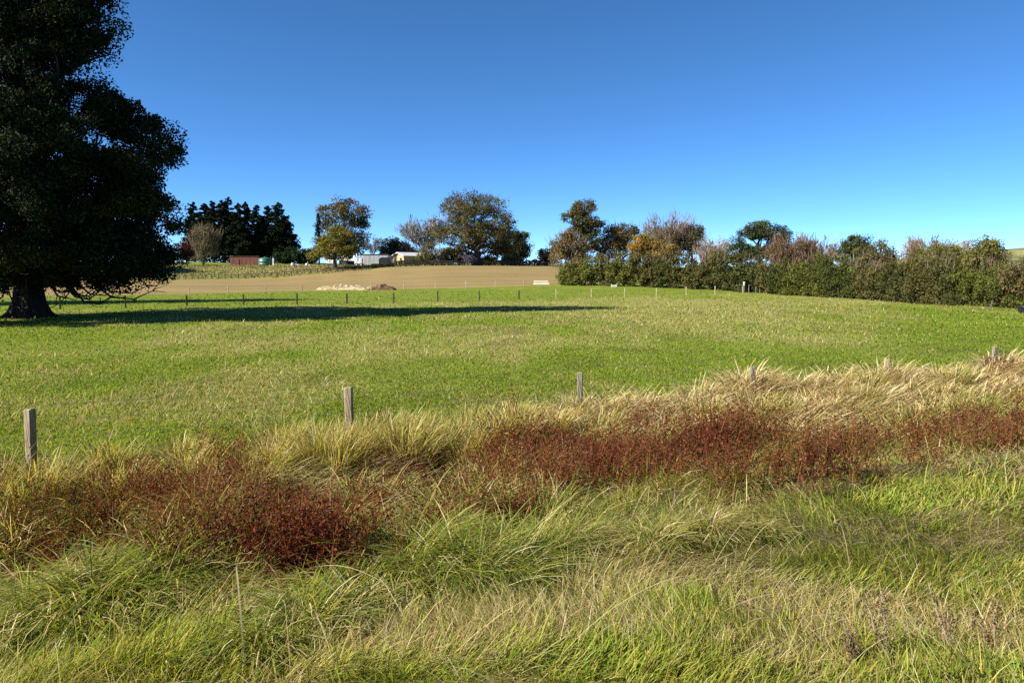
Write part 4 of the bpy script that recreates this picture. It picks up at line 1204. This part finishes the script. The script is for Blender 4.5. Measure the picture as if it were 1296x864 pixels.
def post_mesh(w, d, h, sink=.35, lean=(0, 0), bev=.012):
    mb = MB()
    mb.box(-w / 2, w / 2, -d / 2, d / 2, -sink, h, bev)
    # weathered, slightly sloping top and a lean
    mb.v = [(x + lean[0] * max(z, 0) + .006 * math.sin(9 * z + x * 40), y + lean[1] * max(z, 0), z + (0.10 * x if z > h * .8 else 0)) for x, y, z in mb.v]
    return mb


def wire(mb, pts, r, sag=.02, n=5):
    for a, b in zip(pts[:-1], pts[1:]):
        a, b = np.array(a), np.array(b)
        mb.tube([a + (b - a) * f - np.array([0, 0, sag * 4 * f * (1 - f)]) for f in np.linspace(0, 1, n)], r, 4, cap=False)


# roadside fence
t = thing('wire_fence', 'weathered wooden posts of the wire fence along the overgrown ditch', 'fence', (*F1[1], 0))
tops = []
hs = [.80, .80, .80, .76, .64, .57, .67, .8, .8]
for i, (x, y) in enumerate(F1):
    z = h1(x, y); ln = (R.normal(0, .025), R.normal(0, .02))
    o = post_mesh(.112 if i in (1, 2) else .085, .09, hs[i], .4, ln).build('post', M_POST if i in (0, 1, 2, 5, 7) else M_GREYPOST, t)
    o.location = (x - F1[1][0], y - F1[1][1], z); o.rotation_euler = (0, 0, math.atan2(.453, .892) + R.normal(0, .12) - .55)
    tops.append((x - F1[1][0], y - F1[1][1], z))
for hz in (.2, .42, .64, .84):
    mb = MB(); wire(mb, [(a, b, c + hz) for a, b, c in tops], (.0022), .01)
    mb.build('wire', M_WIRE, t)

# netting slumped against two of the posts with dead grass grown through
for idx, lab in ((2, 'slumped dark netting and dead grass beside the second post of the ditch fence'), (6, 'slumped dark netting against the last post of the ditch fence')):
    if idx >= len(F1): continue
    x, y = F1[idx]; z = h1(x, y)
    mb = MB()
    nu, nv = 15, 7; g = {}
    for i in range(nu):
        for j in range(nv):
            f = i / (nu - 1); top = .62 * (1 - f) ** 1.3 + .16
            g[i, j] = np.array([.08 + f * 1.3 * FD[0], .05 + f * 1.3 * FD[1] + .08 * math.sin(j * 1.3 + i), top * j / (nv - 1)]) + R.normal(0, .02, 3)
    for i in range(nu):
        for j in range(nv):
            if i + 1 < nu: mb.tube([g[i, j], g[i + 1, j]], .0025, 3, cap=False)
            if j + 1 < nv: mb.tube([g[i, j], g[i, j + 1]], .0025, 3, cap=False)
    o = mb.build('netting', M_DPOST); o.location = (x, y, z); tag(o, lab, 'netting')


def post_fence(name, label, P0, D, ks, h, w, mat, matfn=None, wires=(.3, .6, .8), skip=()):
    P0 = np.array(P0); D = np.array(D)
    b = P0 + D * ks[0]; t = thing(name, label, 'fence', (b[0], b[1], 0))
    tops = []
    for k in ks:
        p = P0 + D * k; z = h1(*p)
        hh = h * R.uniform(.93, 1.06)
        if k not in skip:
            o = post_mesh(w * R.uniform(.9, 1.15), w, hh, .3, (R.normal(0, .02), R.normal(0, .02)), .008).build('post', matfn(k) if matfn else mat, t)
            o.location = (p[0] - b[0], p[1] - b[1], z); o.rotation_euler = (0, 0, R.uniform(-.3, .3))
        tops.append((p[0] - b[0], p[1] - b[1], z))
    for hz in wires:
        mb = MB(); wire(mb, [(a, c, d + hz) for a, c, d in tops], .003, .02); mb.build('wire', M_WIRE, t)
    return t


post_fence('wire_fence', 'wire fence crossing the middle of the paddock past the evergreen shade', F2_0, F2_D, list(range(-7, 13)), .85, .10, M_DPOST,
           lambda k: M_DPOST if k < 6 else M_PALEPOST)
post_fence('wire_fence', 'pale posts between the green paddock and the bare field', F3_0, F3_D, list(range(-4, 11)), .82, .10, M_PALEPOST, wires=(.4, .75))


def rail_fence(label, pxs, Yf, h, mat, rails=(.55, 1.0)):
    P = []
    for px in pxs:
        Y = Yf(px); x = (px - 648) / F * Y; P.append((x, Y, h1(x, Y)))
    b = P[0]; t = thing('rail_fence', label, 'fence', b)
    for i, p in enumerate(P):
        o = post_mesh(.16, .16, h, .3, (R.normal(0, .02), 0), .01).build('post', mat, t)
        o.location = (p[0] - b[0], p[1] - b[1], p[2] - b[2])
    for r in rails:
        mb = MB()
        for a, c in zip(P[:-1], P[1:]):
            a = np.array(a) - b; c = np.array(c) - b
            a[2] += r; c[2] += r; a[1] -= .1; c[1] -= .1
            up = np.array([0, 0, .07]); th = np.array([0, .025, 0])
            vs = [a - up - th, c - up - th, c + up - th, a + up - th, a - up + th, c - up + th, c + up + th, a + up + th]
            mb.add(vs, [(0, 1, 2, 3), (7, 6, 5, 4), (0, 4, 5, 1), (3, 2, 6, 7), (0, 3, 7, 4), (1, 5, 6, 2)])
        mb.build('rail', mat, t)


M_BRAIL = solid_mat('brown_rail', (.05, .036, .028), (.11, .085, .065), 4, .9, bump=.2)
rail_fence('brown post and rail fence at the foot of the grassy bank', list(np.linspace(170, 436, 33)), lambda p: np.interp(p, [170, 300, 436], [175.5, 177, 179.5]), 1.15, M_BRAIL)
rail_fence('dark post and rail fence along the crest under the oak', list(np.linspace(500, 700, 27)), lambda p: np.interp(p, [500, 560, 700], [181.8, 183.2, 184.5]), 1.25, M_DPOST, (.45, .8, 1.15))

# ------------------------------------------------------------------ buildings and machines


def corrugated(mb, x0, x1, y, z0, z1, depth=.05, pitch=.35):
    n = max(4, int((x1 - x0) / pitch) * 2); vs = []; fs = []
    for i in range(n + 1):
        xx = x0 + (x1 - x0) * i / n; yy = y - (depth if i % 2 else 0)
        vs += [(xx, yy, z0), (xx, yy, z1)]
    fs = [(2 * i, 2 * i + 2, 2 * i + 3, 2 * i + 1) for i in range(n)]
    mb.add(vs, fs)


def shed(name, label, px0, px1, py_top, Y, depth, wall, roof, rz=0, slope=.12, over=.12, door=None, cat='shed'):
    x0 = (px0 - 648) / F * Y; x1 = (px1 - 648) / F * Y; w = x1 - x0
    z = min(h1(x0, Y), h1(x1, Y)); top = at(px0, py_top, Y)[2] - z
    t = thing(name, label, cat, ((x0 + x1) / 2, Y, z), rz)
    mb = MB(); mb.box(-w / 2, w / 2, .06, depth, -.4, top - .1); corrugated(mb, -w / 2, w / 2, .03, -.3, top - .1)
    mb.build('wall', wall, t)
    mr = MB(); mr.prism([(-over, top - .09), (depth + over, top - .09 - slope * depth), (depth + over, top + .03 - slope * depth), (-over, top + .03)], -w / 2 - over, w / 2 + over); mr.build('roof', roof, t)
    if door:
        a, b, hh, m = door
        md = MB(); md.box(a, b, -.1, -.03, 0, hh, .01); md.build('door', m, t)
    return t


M_REDROOF = solid_mat('rust_roof', (.08, .03, .022), (.16, .06, .045), 2, .7, bump=.1)
shed('red_shed', 'long low rust red corrugated shed below the dark conifers', 293, 329.5, 324.3, 206, 5, M_RED, M_REDROOF, door=(-2.6, -1.5, 1.9, M_REDROOF))
# green water tank
x, Y = (337.5 - 648) / F * 204, 204.0; z = h1(x, Y)
t = thing('water_tank', 'round dark green water tank against the rust red shed', 'water tank', (x, Y, z))
MB().lathe([(1.78, -.3), (1.8, .1), (1.8, .5), (1.83, .52), (1.83, .6), (1.8, .62), (1.8, 1.2), (1.83, 1.22), (1.83, 1.3), (1.8, 1.32), (1.8, 1.9), (1.75, 2.02)], 32).build('tank_body', M_TANK, t, True)
MB().lathe([(1.75, 2.02), (1.2, 2.2), (.5, 2.36), (.45, 2.36)], 32).build('tank_lid', M_TANK, t, True)
MB().lathe([(.42, 2.34), (.42, 2.46), (.38, 2.5)], 18).build('hatch', M_TANK, t, True)
# pale post beside the tank
x, Y = (347.5 - 648) / F * 203, 203.0
o = post_mesh(.35, .3, 2.2, .3).build('timber_post', M_WHITE); o.location = (x, Y, h1(x, Y)); tag(o, 'stout pale post standing beside the green water tank', 'post')

# pale things on the lawn beside the round tree
def lumps(name, label, cat, x, y, r, n, mat, flat=.6, z=None):
    z = h1(x, y) if z is None else z
    bm = bmesh.new(); bmesh.ops.create_icosphere(bm, subdivisions=3, radius=1)
    s0 = random.random() * 40
    for v in bm.verts:
        c = v.co; k = 1 + .35 * (float(noise(np.array([c.x * 1.7 + s0]), np.array([c.y * 1.7 + c.z * 1.3]), 3)[0]) - .5)
        v.co = Vector((c.x * r[0] * k, c.y * r[1] * k, max(c.z, -.4) * r[2] * k))
    me = bpy.data.meshes.new(name); bm.to_mesh(me); bm.free(); me.materials.append(mat)
    for p in me.polygons: p.use_smooth = True
    o = bpy.data.objects.new(name, me); link(o); o.location = (x, y, z + r[2] * .3); o.rotation_euler = (0, 0, random.random() * 6)
    return tag(o, label, cat)


for px, Y, r, lab in ((372, 202, (.55, .5, .8), 'tall pale boulder at the edge of the lawn by the dark shrubs'), (377, 203, (1.3, .6, .5), 'long grey pink boulder low on the lawn'),
                      (389.5, 201, (.6, .5, .75), 'cream boulder close to the yellow green tree'), (392.5, 201, (.5, .45, .5), 'small cream boulder touching a bigger one by the yellow green tree')):
    lumps('boulder', lab, 'boulder', (px - 648) / F * Y, Y, r, 0, M_STONE)

# grey corrugated shed
shed('grey_shed', 'grey corrugated iron shed with a dark roof edge on the rise', 456, 492, 321.8, 204, 6, M_GREYIRON, M_DROOF, slope=.1)
# black rounded shelter
x, Y = (488 - 648) / F * 198, 198.0; z = h1(x, Y) - .05
t = thing('animal_shelter', 'black rounded shelter in front of the grey shed', 'shelter', (x, Y, z))
prof = [(-1.6, 0)] + [(-1.6 + .0, 1.6)] + [(-1.6 + .8 * (1 - math.cos(a)), 1.6 + .75 * math.sin(a)) for a in np.linspace(.3, math.pi / 2, 5)] + [(.8 + .8 * math.sin(a), 1.6 + .75 * math.cos(a)) for a in np.linspace(0, 1.27, 5)] + [(1.6, 1.6), (1.6, 0)]
mb = MB(); n = len(prof)
vs = [(p[0], 0, p[1]) for p in prof] + [(p[0], 2.6, p[1]) for p in prof]
mb.add(vs, [tuple(range(n)), tuple(range(2 * n - 1, n - 1, -1))] + [(i, (i + 1) % n, (i + 1) % n + n, i + n) for i in range(n)]); mb.build('shell', M_BLACK, t)
MB().box(-1.0, .9, -.05, -.01, .05, 1.7, .01).build('shade_panel', M_RUBBER, t)  # solid dark panel paints the shaded inside of the shelter

# ochre house
x, Y = (505 - 648) / F * 212, 212.0; z = h1(x, Y)
t = thing('house', 'ochre weatherboard house with a pale grey gabled roof', 'house', (x, Y, z), rad(48))
hw, hl, he, hr = 2.4, 11.0, 2.6, 3.45       # half gable width (y), length (x), eaves, ridge; gable end faces -x
mb = MB(); mb.prism([(-hw, -.3), (hw, -.3), (hw, he), (0, hr - .12), (-hw, he)], 0, hl); mb.build('wall', M_HOUSE, t)
mr = MB()
for sgn in (-1, 1):
    mr.prism([(sgn * (hw + .45), he - .2), (0, hr), (0, hr + .14), (sgn * (hw + .45), he - .06)], -.45, hl + .4)
rf = mr.build('roof', M_PALEROOF, t)
mb = MB()
for sgn in (-1, 1): mb.prism([(sgn * (hw + .47), he - .32), (0, hr - .1), (0, hr + .15), (sgn * (hw + .47), he - .06)], -.52, -.46)
mb.build('bargeboard', M_WHITE, rf)
for a, b in ((-1.7, -.7), (.6, 1.6)):
    w = MB().box(-.06, .0, a, b, 1.0, 2.1, .01).build('window', M_WHITE, t)
    MB().box(-.085, -.062, a + .09, b - .09, 1.09, 2.01).build('pane', M_GLASS, w)

# white lean-to roof and machine
x, Y = (441 - 648) / F * 202, 202.0; z = h1(x, Y)
t = thing('lean_to', 'open lean-to with a sloping white roof on dark posts', 'lean-to', (x, Y, z))
mb = MB(); mb.add([(-3.2, 0, 1.75), (2.6, 0, 1.5), (1.2, 3.2, 2.95), (-3.0, 3.2, 2.95), (-3.2, 0, 1.6), (2.6, 0, 1.35), (1.2, 3.2, 2.8), (-3.0, 3.2, 2.8)],
                 [(0, 1, 2, 3), (7, 6, 5, 4), (0, 4, 5, 1), (1, 5, 6, 2), (2, 6, 7, 3), (3, 7, 4, 0)]); mb.build('roof', M_WHITE, t)
for px_, py_, hh in ((-3, .15, 1.6), (2.3, .15, 1.38), (-.4, .15, 1.48), (-2.9, 3, 2.75), (1.1, 3, 2.75)):
    MB().box(px_ - .09, px_ + .09, py_ - .09, py_ + .09, -.3, hh).build('post', M_DPOST, t)
MB().box(-2.8, 1.0, 3.06, 3.14, -.2, 2.74).build('back_wall', M_DROOF, t)

x, Y = (455 - 648) / F * 201, 201.0; z = h1(x, Y)
t = thing('farm_loader', 'small white farm loader with a tall hooked boom by the grey shed', 'loader', (x, Y, z))
b = MB().box(-1.0, 1.0, 0, 1.5, .55, 1.15, .12).build('body', M_WHITE, t)
MB().box(.1, .95, .15, 1.35, 1.15, 2.1, .15).build('cab', M_WHITE, t)
MB().box(.0, .095, .3, 1.2, 1.35, 1.95).build('window', M_GLASS, t)
MB().tube([(-.35, .4, 1.1), (-.4, .4, 2.2), (-.55, .4, 3.2), (-.8, .4, 3.55), (-1.35, .4, 3.6), (-1.5, .4, 3.35)], [.17, .17, .15, .13, .12, .1], 8).build('boom', M_WHITE, t, True)
for wx in (-.62, .62):
    for wy in (-.06, 1.56):
        mb = MB(); mb.tube([(wx, wy - .13, .45), (wx, wy + .13, .45)], .45, 18); w = mb.build('wheel', M_RUBBER, t)
        mb = MB(); mb.tube([(wx, wy - .15, .45), (wx, wy + .15, .45)], .2, 14); mb.build('rim', M_WHITE, w)

x, Y = (418.5 - 648) / F * 202, 202.0; z = h1(x, Y)
t = thing('trailer', 'small white box trailer behind the trunk of the round yellow green tree', 'trailer', (x, Y, z))
mb = MB(); mb.prism([(0, .75), (1.6, .75), (1.6, 1.9), (1.2, 1.95), (.2, 1.5), (0, 1.3)], -.95, .95); mb.build('body', M_WHITE, t)
for wx in (-.35, .35):
    mb = MB(); mb.tube([(wx, -.12, .38), (wx, .08, .38)], .38, 16); mb.build('wheel', M_RUBBER, t)
mb = MB(); mb.tube([(-.95, .8, .6), (-1.9, .8, .5)], .05, 6); mb.build('drawbar', M_DPOST, t)

# white vehicle at the end of the crest fence
x, Y = (686 - 648) / F * 200, 200.0; z = h1(x, Y)
t = thing('parked_van', 'white van roof showing over the end of the crest fence', 'van', (x, Y, z))
mb = MB(); mb.prism([(0, .45), (1.7, .45), (1.75, 1.1), (1.6, 1.75), (.1, 1.75), (-.05, 1.1)], -1.6, 1.5); mb.build('body', M_WHITE, t)
MB().box(-1.1, 1.2, -.04, -.01, 1.15, 1.5, .01).build('window', M_GLASS, t)
for wx in (-1.0, .95):
    mb = MB(); mb.tube([(wx, -.05, .34), (wx, .16, .34)], .34, 16); mb.build('wheel', M_RUBBER, t)

# white rails lying at the corner of the bare field
x, Y = (684.5 - 648) / F * 100, 100.3; z = h1(x, Y)
t = thing('rail_barrier', 'low cream painted double rail at the corner of the bare field', 'barrier', (x, Y, z))
MB().box(-.95, 1.0, -.05, .05, .42, .58, .01).build('rail', M_CREAM, t)
MB().box(-1.0, 1.15, -.1, -.05, .08, .3, .01).build('rail', M_CREAM, t)
for xx in (-.8, .05, .85): MB().box(xx - .05, xx + .05, -.045, .045, -.2, .41).build('post', M_GREYPOST, t)


# heaps at the near edge of the bare field
def heap(name, label, px0, px1, Y, hgt, cols, seed, skew=.5):
    x0 = (px0 - 648) / F * Y; x1 = (px1 - 648) / F * Y; L = x1 - x0; n, m = 90, 26
    u = np.linspace(0, 1, n); v = np.linspace(-1, 1, m); U, Vv = np.meshgrid(u, v)
    prof = np.sin(np.pi * np.clip(U, 0, 1) ** skew) ** .6 * (1 - Vv ** 2)
    X = x0 + L * U; Yy = Y + Vv * 1.5
    bump = fbm(X * 2.2, Yy * 2.2, seed, 4)
    Z = H(X, Yy) + prof * hgt * (.55 + .9 * bump) - .06 * (prof < .02)
    c1, c2 = np.array(cols[0]), np.array(cols[1])
    f = sstep(.3, .7, fbm(X * 3, Yy * 3, seed + 5, 4))[..., None]
    C = c1 * (1 - f) + c2 * f
    idx = np.arange(n * m).reshape(m, n); q = np.stack([idx[:-1, :-1], idx[:-1, 1:], idx[1:, 1:], idx[1:, :-1]], -1).reshape(-1, 4)
    o = mesh_np(name, np.stack([X, Yy, Z], -1).reshape(-1, 3), [q], M_TWIG, col=C.reshape(-1, 3))
    tag(o, label, 'heap')


heap('gravel_heap', 'long pale heap of clay and gravel beyond the pale posts', 402, 482, 91, .58, ((.2, .155, .08), (.38, .31, .185)), 12, .75)
heap('soil_heap', 'dark brown soil mound at the end of the pale gravel heap', 466, 501, 90.2, .6, ((.06, .038, .02), (.15, .095, .05)), 22, 1.2)

# marker post and stakes by the hedge
x, Y = (941 - 648) / F * 79.5, 79.5; z = h1(x, Y)
t = thing('marker_post', 'slim white marker post with a round head beside the hedge', 'marker post', (x, Y, z))
MB().tube([(0, 0, -.2), (0, 0, 1.0)], .045, 8).build('pole', M_GREYPOST, t)
MB().lathe([(.03, .85), (.09, .88), (.09, 1.0), (.05, 1.06), (.11, 1.1), (.13, 1.18), (.1, 1.25), (.02, 1.27)], 14).build('head', M_WHITE, t, True)
t = thing('stake_fence', 'short row of pale stakes and netting against the hedge', 'fence', ((965 - 648) / F * 80, 80, 0))
for px in (947, 956, 961, 966, 971, 975):
    Y = 80.5; x = (px - 648) / F * Y
    o = post_mesh(.06, .06, R.uniform(.7, 1.05), .2, (0, 0), .006).build('stake', M_GREYPOST, t); o.location = (x - t.location.x, .5, h1(x, Y))
# pale trough by the hedge foot
x, Y = (777.5 - 648) / F * 93, 93.5; z = h1(x, Y)
t = thing('stone_trough', 'pale concrete trough lying at the hedge foot', 'trough', (x, Y, z))
MB().box(-.35, .35, -.2, .2, -.05, .26, .02).build('basin', M_STONE, t); MB().box(-.27, .27, -.13, .13, .262, .266).build('water', M_GLASS, t)
# black trough at the picture edge
x, y, z = ground(1299, 396)
t = thing('water_trough', 'black plastic trough with a small white block for its glint by the hedge', 'trough', (x, y, z))
MB().lathe([(.42, -.05), (.46, .1), (.5, .36), (.54, .38), (.54, .43), (.48, .43), (.44, .3), (.42, .28)], 28).build('tub', M_BLACK, t, True)
MB().box(-.02, .12, -.6, -.5, .1, .22, .02).build('white_glint', M_WHITE, t)  # white block stands in for a highlight on the glossy tub

# dried dock plants near the camera
M_DOCK = leaf_mat('dock_seed', .1, .8, .1, (1.2, .8, .6))
for px, py, hh, lab in ((1128, 846, .5, 'dark dried seed stalk slanting through the verge grass by a straw patch'), (1205, 838, .45, 'reddish brown dried seed stalk between two darker ones'), (1262, 838, .42, 'dried purplish seed stalk by the edge of the verge grass'), (1080, 850, .3, 'short grey brown dried seed stalk in the verge grass')):
    x, y, z = ground(px, py)
    t = thing('dried_dock', lab, 'plant', (x, y, z), 0, 'dried dock stalks on the verge')
    B = Blades(); mb = MB(); n = 2; hh *= .78; Q = []
    for k in range(n):
        a = math.pi + R.normal(.3, .6); le = R.uniform(.15, .55)
        d = np.array([math.cos(a) * math.sin(le), math.sin(a) * math.sin(le), math.cos(le)]); l = hh * R.uniform(.7, 1.1)
        p = [d * l * f + R.normal(0, .006, 3) for f in np.linspace(0, 1, 6)]
        mb.tube([q - (np.array([0, 0, .03]) if i == 0 else 0) for i, q in enumerate(p)], [.005, .005, .0045, .004, .003, .002], 5)
        for q in range(170):
            f = R.uniform(.3, 1.0); Q.append(d * l * f + R.normal(0, .016, 3))
    mb.build('stalk', M_POST, t)
    Q = np.array(Q); V, q = leaf_quads(Q, .010, None, .7)
    mesh_np('seed_heads', V, [q], M_DOCK, t, np.repeat(pal(len(Q), [(.13, .08, .045), (.18, .11, .06), (.09, .055, .035)], None, .3), 4, 0))  # scattered seed flecks along the dock stalks

# long arching straw stems
for i, (px, py, az, L_, le, dr) in enumerate(((562, 858, 2.7, .85, .25, 1.7), (690, 862, .35, .75, .7, .8), (500, 862, 2.6, .55, .5, .8), (1000, 815, .2, .7, 1.2, .4), (130, 690, 2.6, .7, .6, .9), (940, 850, 2.2, .5, .4, .6), (310, 860, 2.0, .5, .3, .8))):
    x, y, z = ground(px, py)
    B = Blades(); P = np.array([[x, y, z]]); c = np.array([[.55, .46, .25]])
    B.add(P, np.array([az]), np.array([le]), np.array([dr]), np.array([L_]), np.array([.0055]), c, c, K=12)
    o = B.build('grass_stem', M_STRAW)
    tag(o, ['tallest arching straw stem over the verge, bowing over the green tussocks', 'straw stem leaning across the lower middle of the verge', 'short bent straw stem beside the tallest arching one',
            'straw stem lying almost flat on bright green grass', 'pale stem arching over dark weeds by the spiky tussock', 'short straw stem standing above the flattened straw', 'short straw stem in the dark green corner of the verge'][i], 'grass stem', 'long straw stems on the verge')

# shade trees outside the picture on the far side of the evergreen
px_tree('shade_tree', 'dark tree hidden behind the huge evergreen, shading the bank', 95, 179, [(95, 288, 38, 46), (80, 268, 30, 32), (112, 305, 38, 34)], .5, 120, 3000, .9, DG, cl=2.2, mat=M_DARKLEAF, nlimb=10)
x0, y0 = -48.5, 57.5
leafy_tree('shade_tree', 'tall dark tree standing off beyond the evergreen, its shade crossing the paddock', 'tree', x0, y0, [(0, 0, 14, 3.0, 4, 6), (0, 0, 19, 2, 2.4, 3.5), (0, 0, 8, 3.5, 4.5, 5)], .5, 110, 3500, .7, DG, None, 1.7, mat=M_DARKLEAF, nlimb=10)

# ------------------------------------------------------------------ light, sky, camera
sd = bpy.data.lights.new('sun', 'SUN'); sd.energy = 5.0; sd.angle = rad(.53); sd.color = (1.0, .93, .82)
so = bpy.data.objects.new('sun', sd); link(so)
so.rotation_euler = Vector(-SUN).to_track_quat('-Z', 'Y').to_euler()

w = bpy.data.worlds.new('World'); scene.world = w; w.use_nodes = True
nt = w.node_tree; bg = nt.nodes['Background']
sky = nt.nodes.new('ShaderNodeTexSky'); sky.sky_type = 'NISHITA'; sky.sun_disc = False
sky.sun_elevation = SUN_EL; sky.sun_rotation = math.pi / 2 - SUN_AZ
sky.altitude = 4000; sky.air_density = .65; sky.dust_density = 0; sky.ozone_density = 5.5
hs_ = nt.nodes.new('ShaderNodeHueSaturation'); hs_.inputs['Saturation'].default_value = 1.11; hs_.inputs['Hue'].default_value = .495
nt.links.new(sky.outputs[0], hs_.inputs['Color']); nt.links.new(hs_.outputs[0], bg.inputs[0]); bg.inputs[1].default_value = .087

cam = bpy.data.cameras.new('camera'); cam.lens = 26; cam.sensor_width = 36; cam.clip_end = 6000; cam.clip_start = .05
co = bpy.data.objects.new('camera', cam); link(co)
co.location = (0, 0, CAMZ); co.rotation_euler = (math.pi / 2 - PITCH, 0, 0)
scene.camera = co
vs = scene.view_settings
vs.view_transform = 'Standard'; vs.look = 'None'; vs.exposure = 1.4; vs.gamma = 1; vs.use_curve_mapping = False
scene.render.engine = 'CYCLES'
scene.cycles.max_bounces = 6; scene.cycles.diffuse_bounces = 2; scene.cycles.transmission_bounces = 3; scene.cycles.glossy_bounces = 2
scene.cycles.use_denoising = False
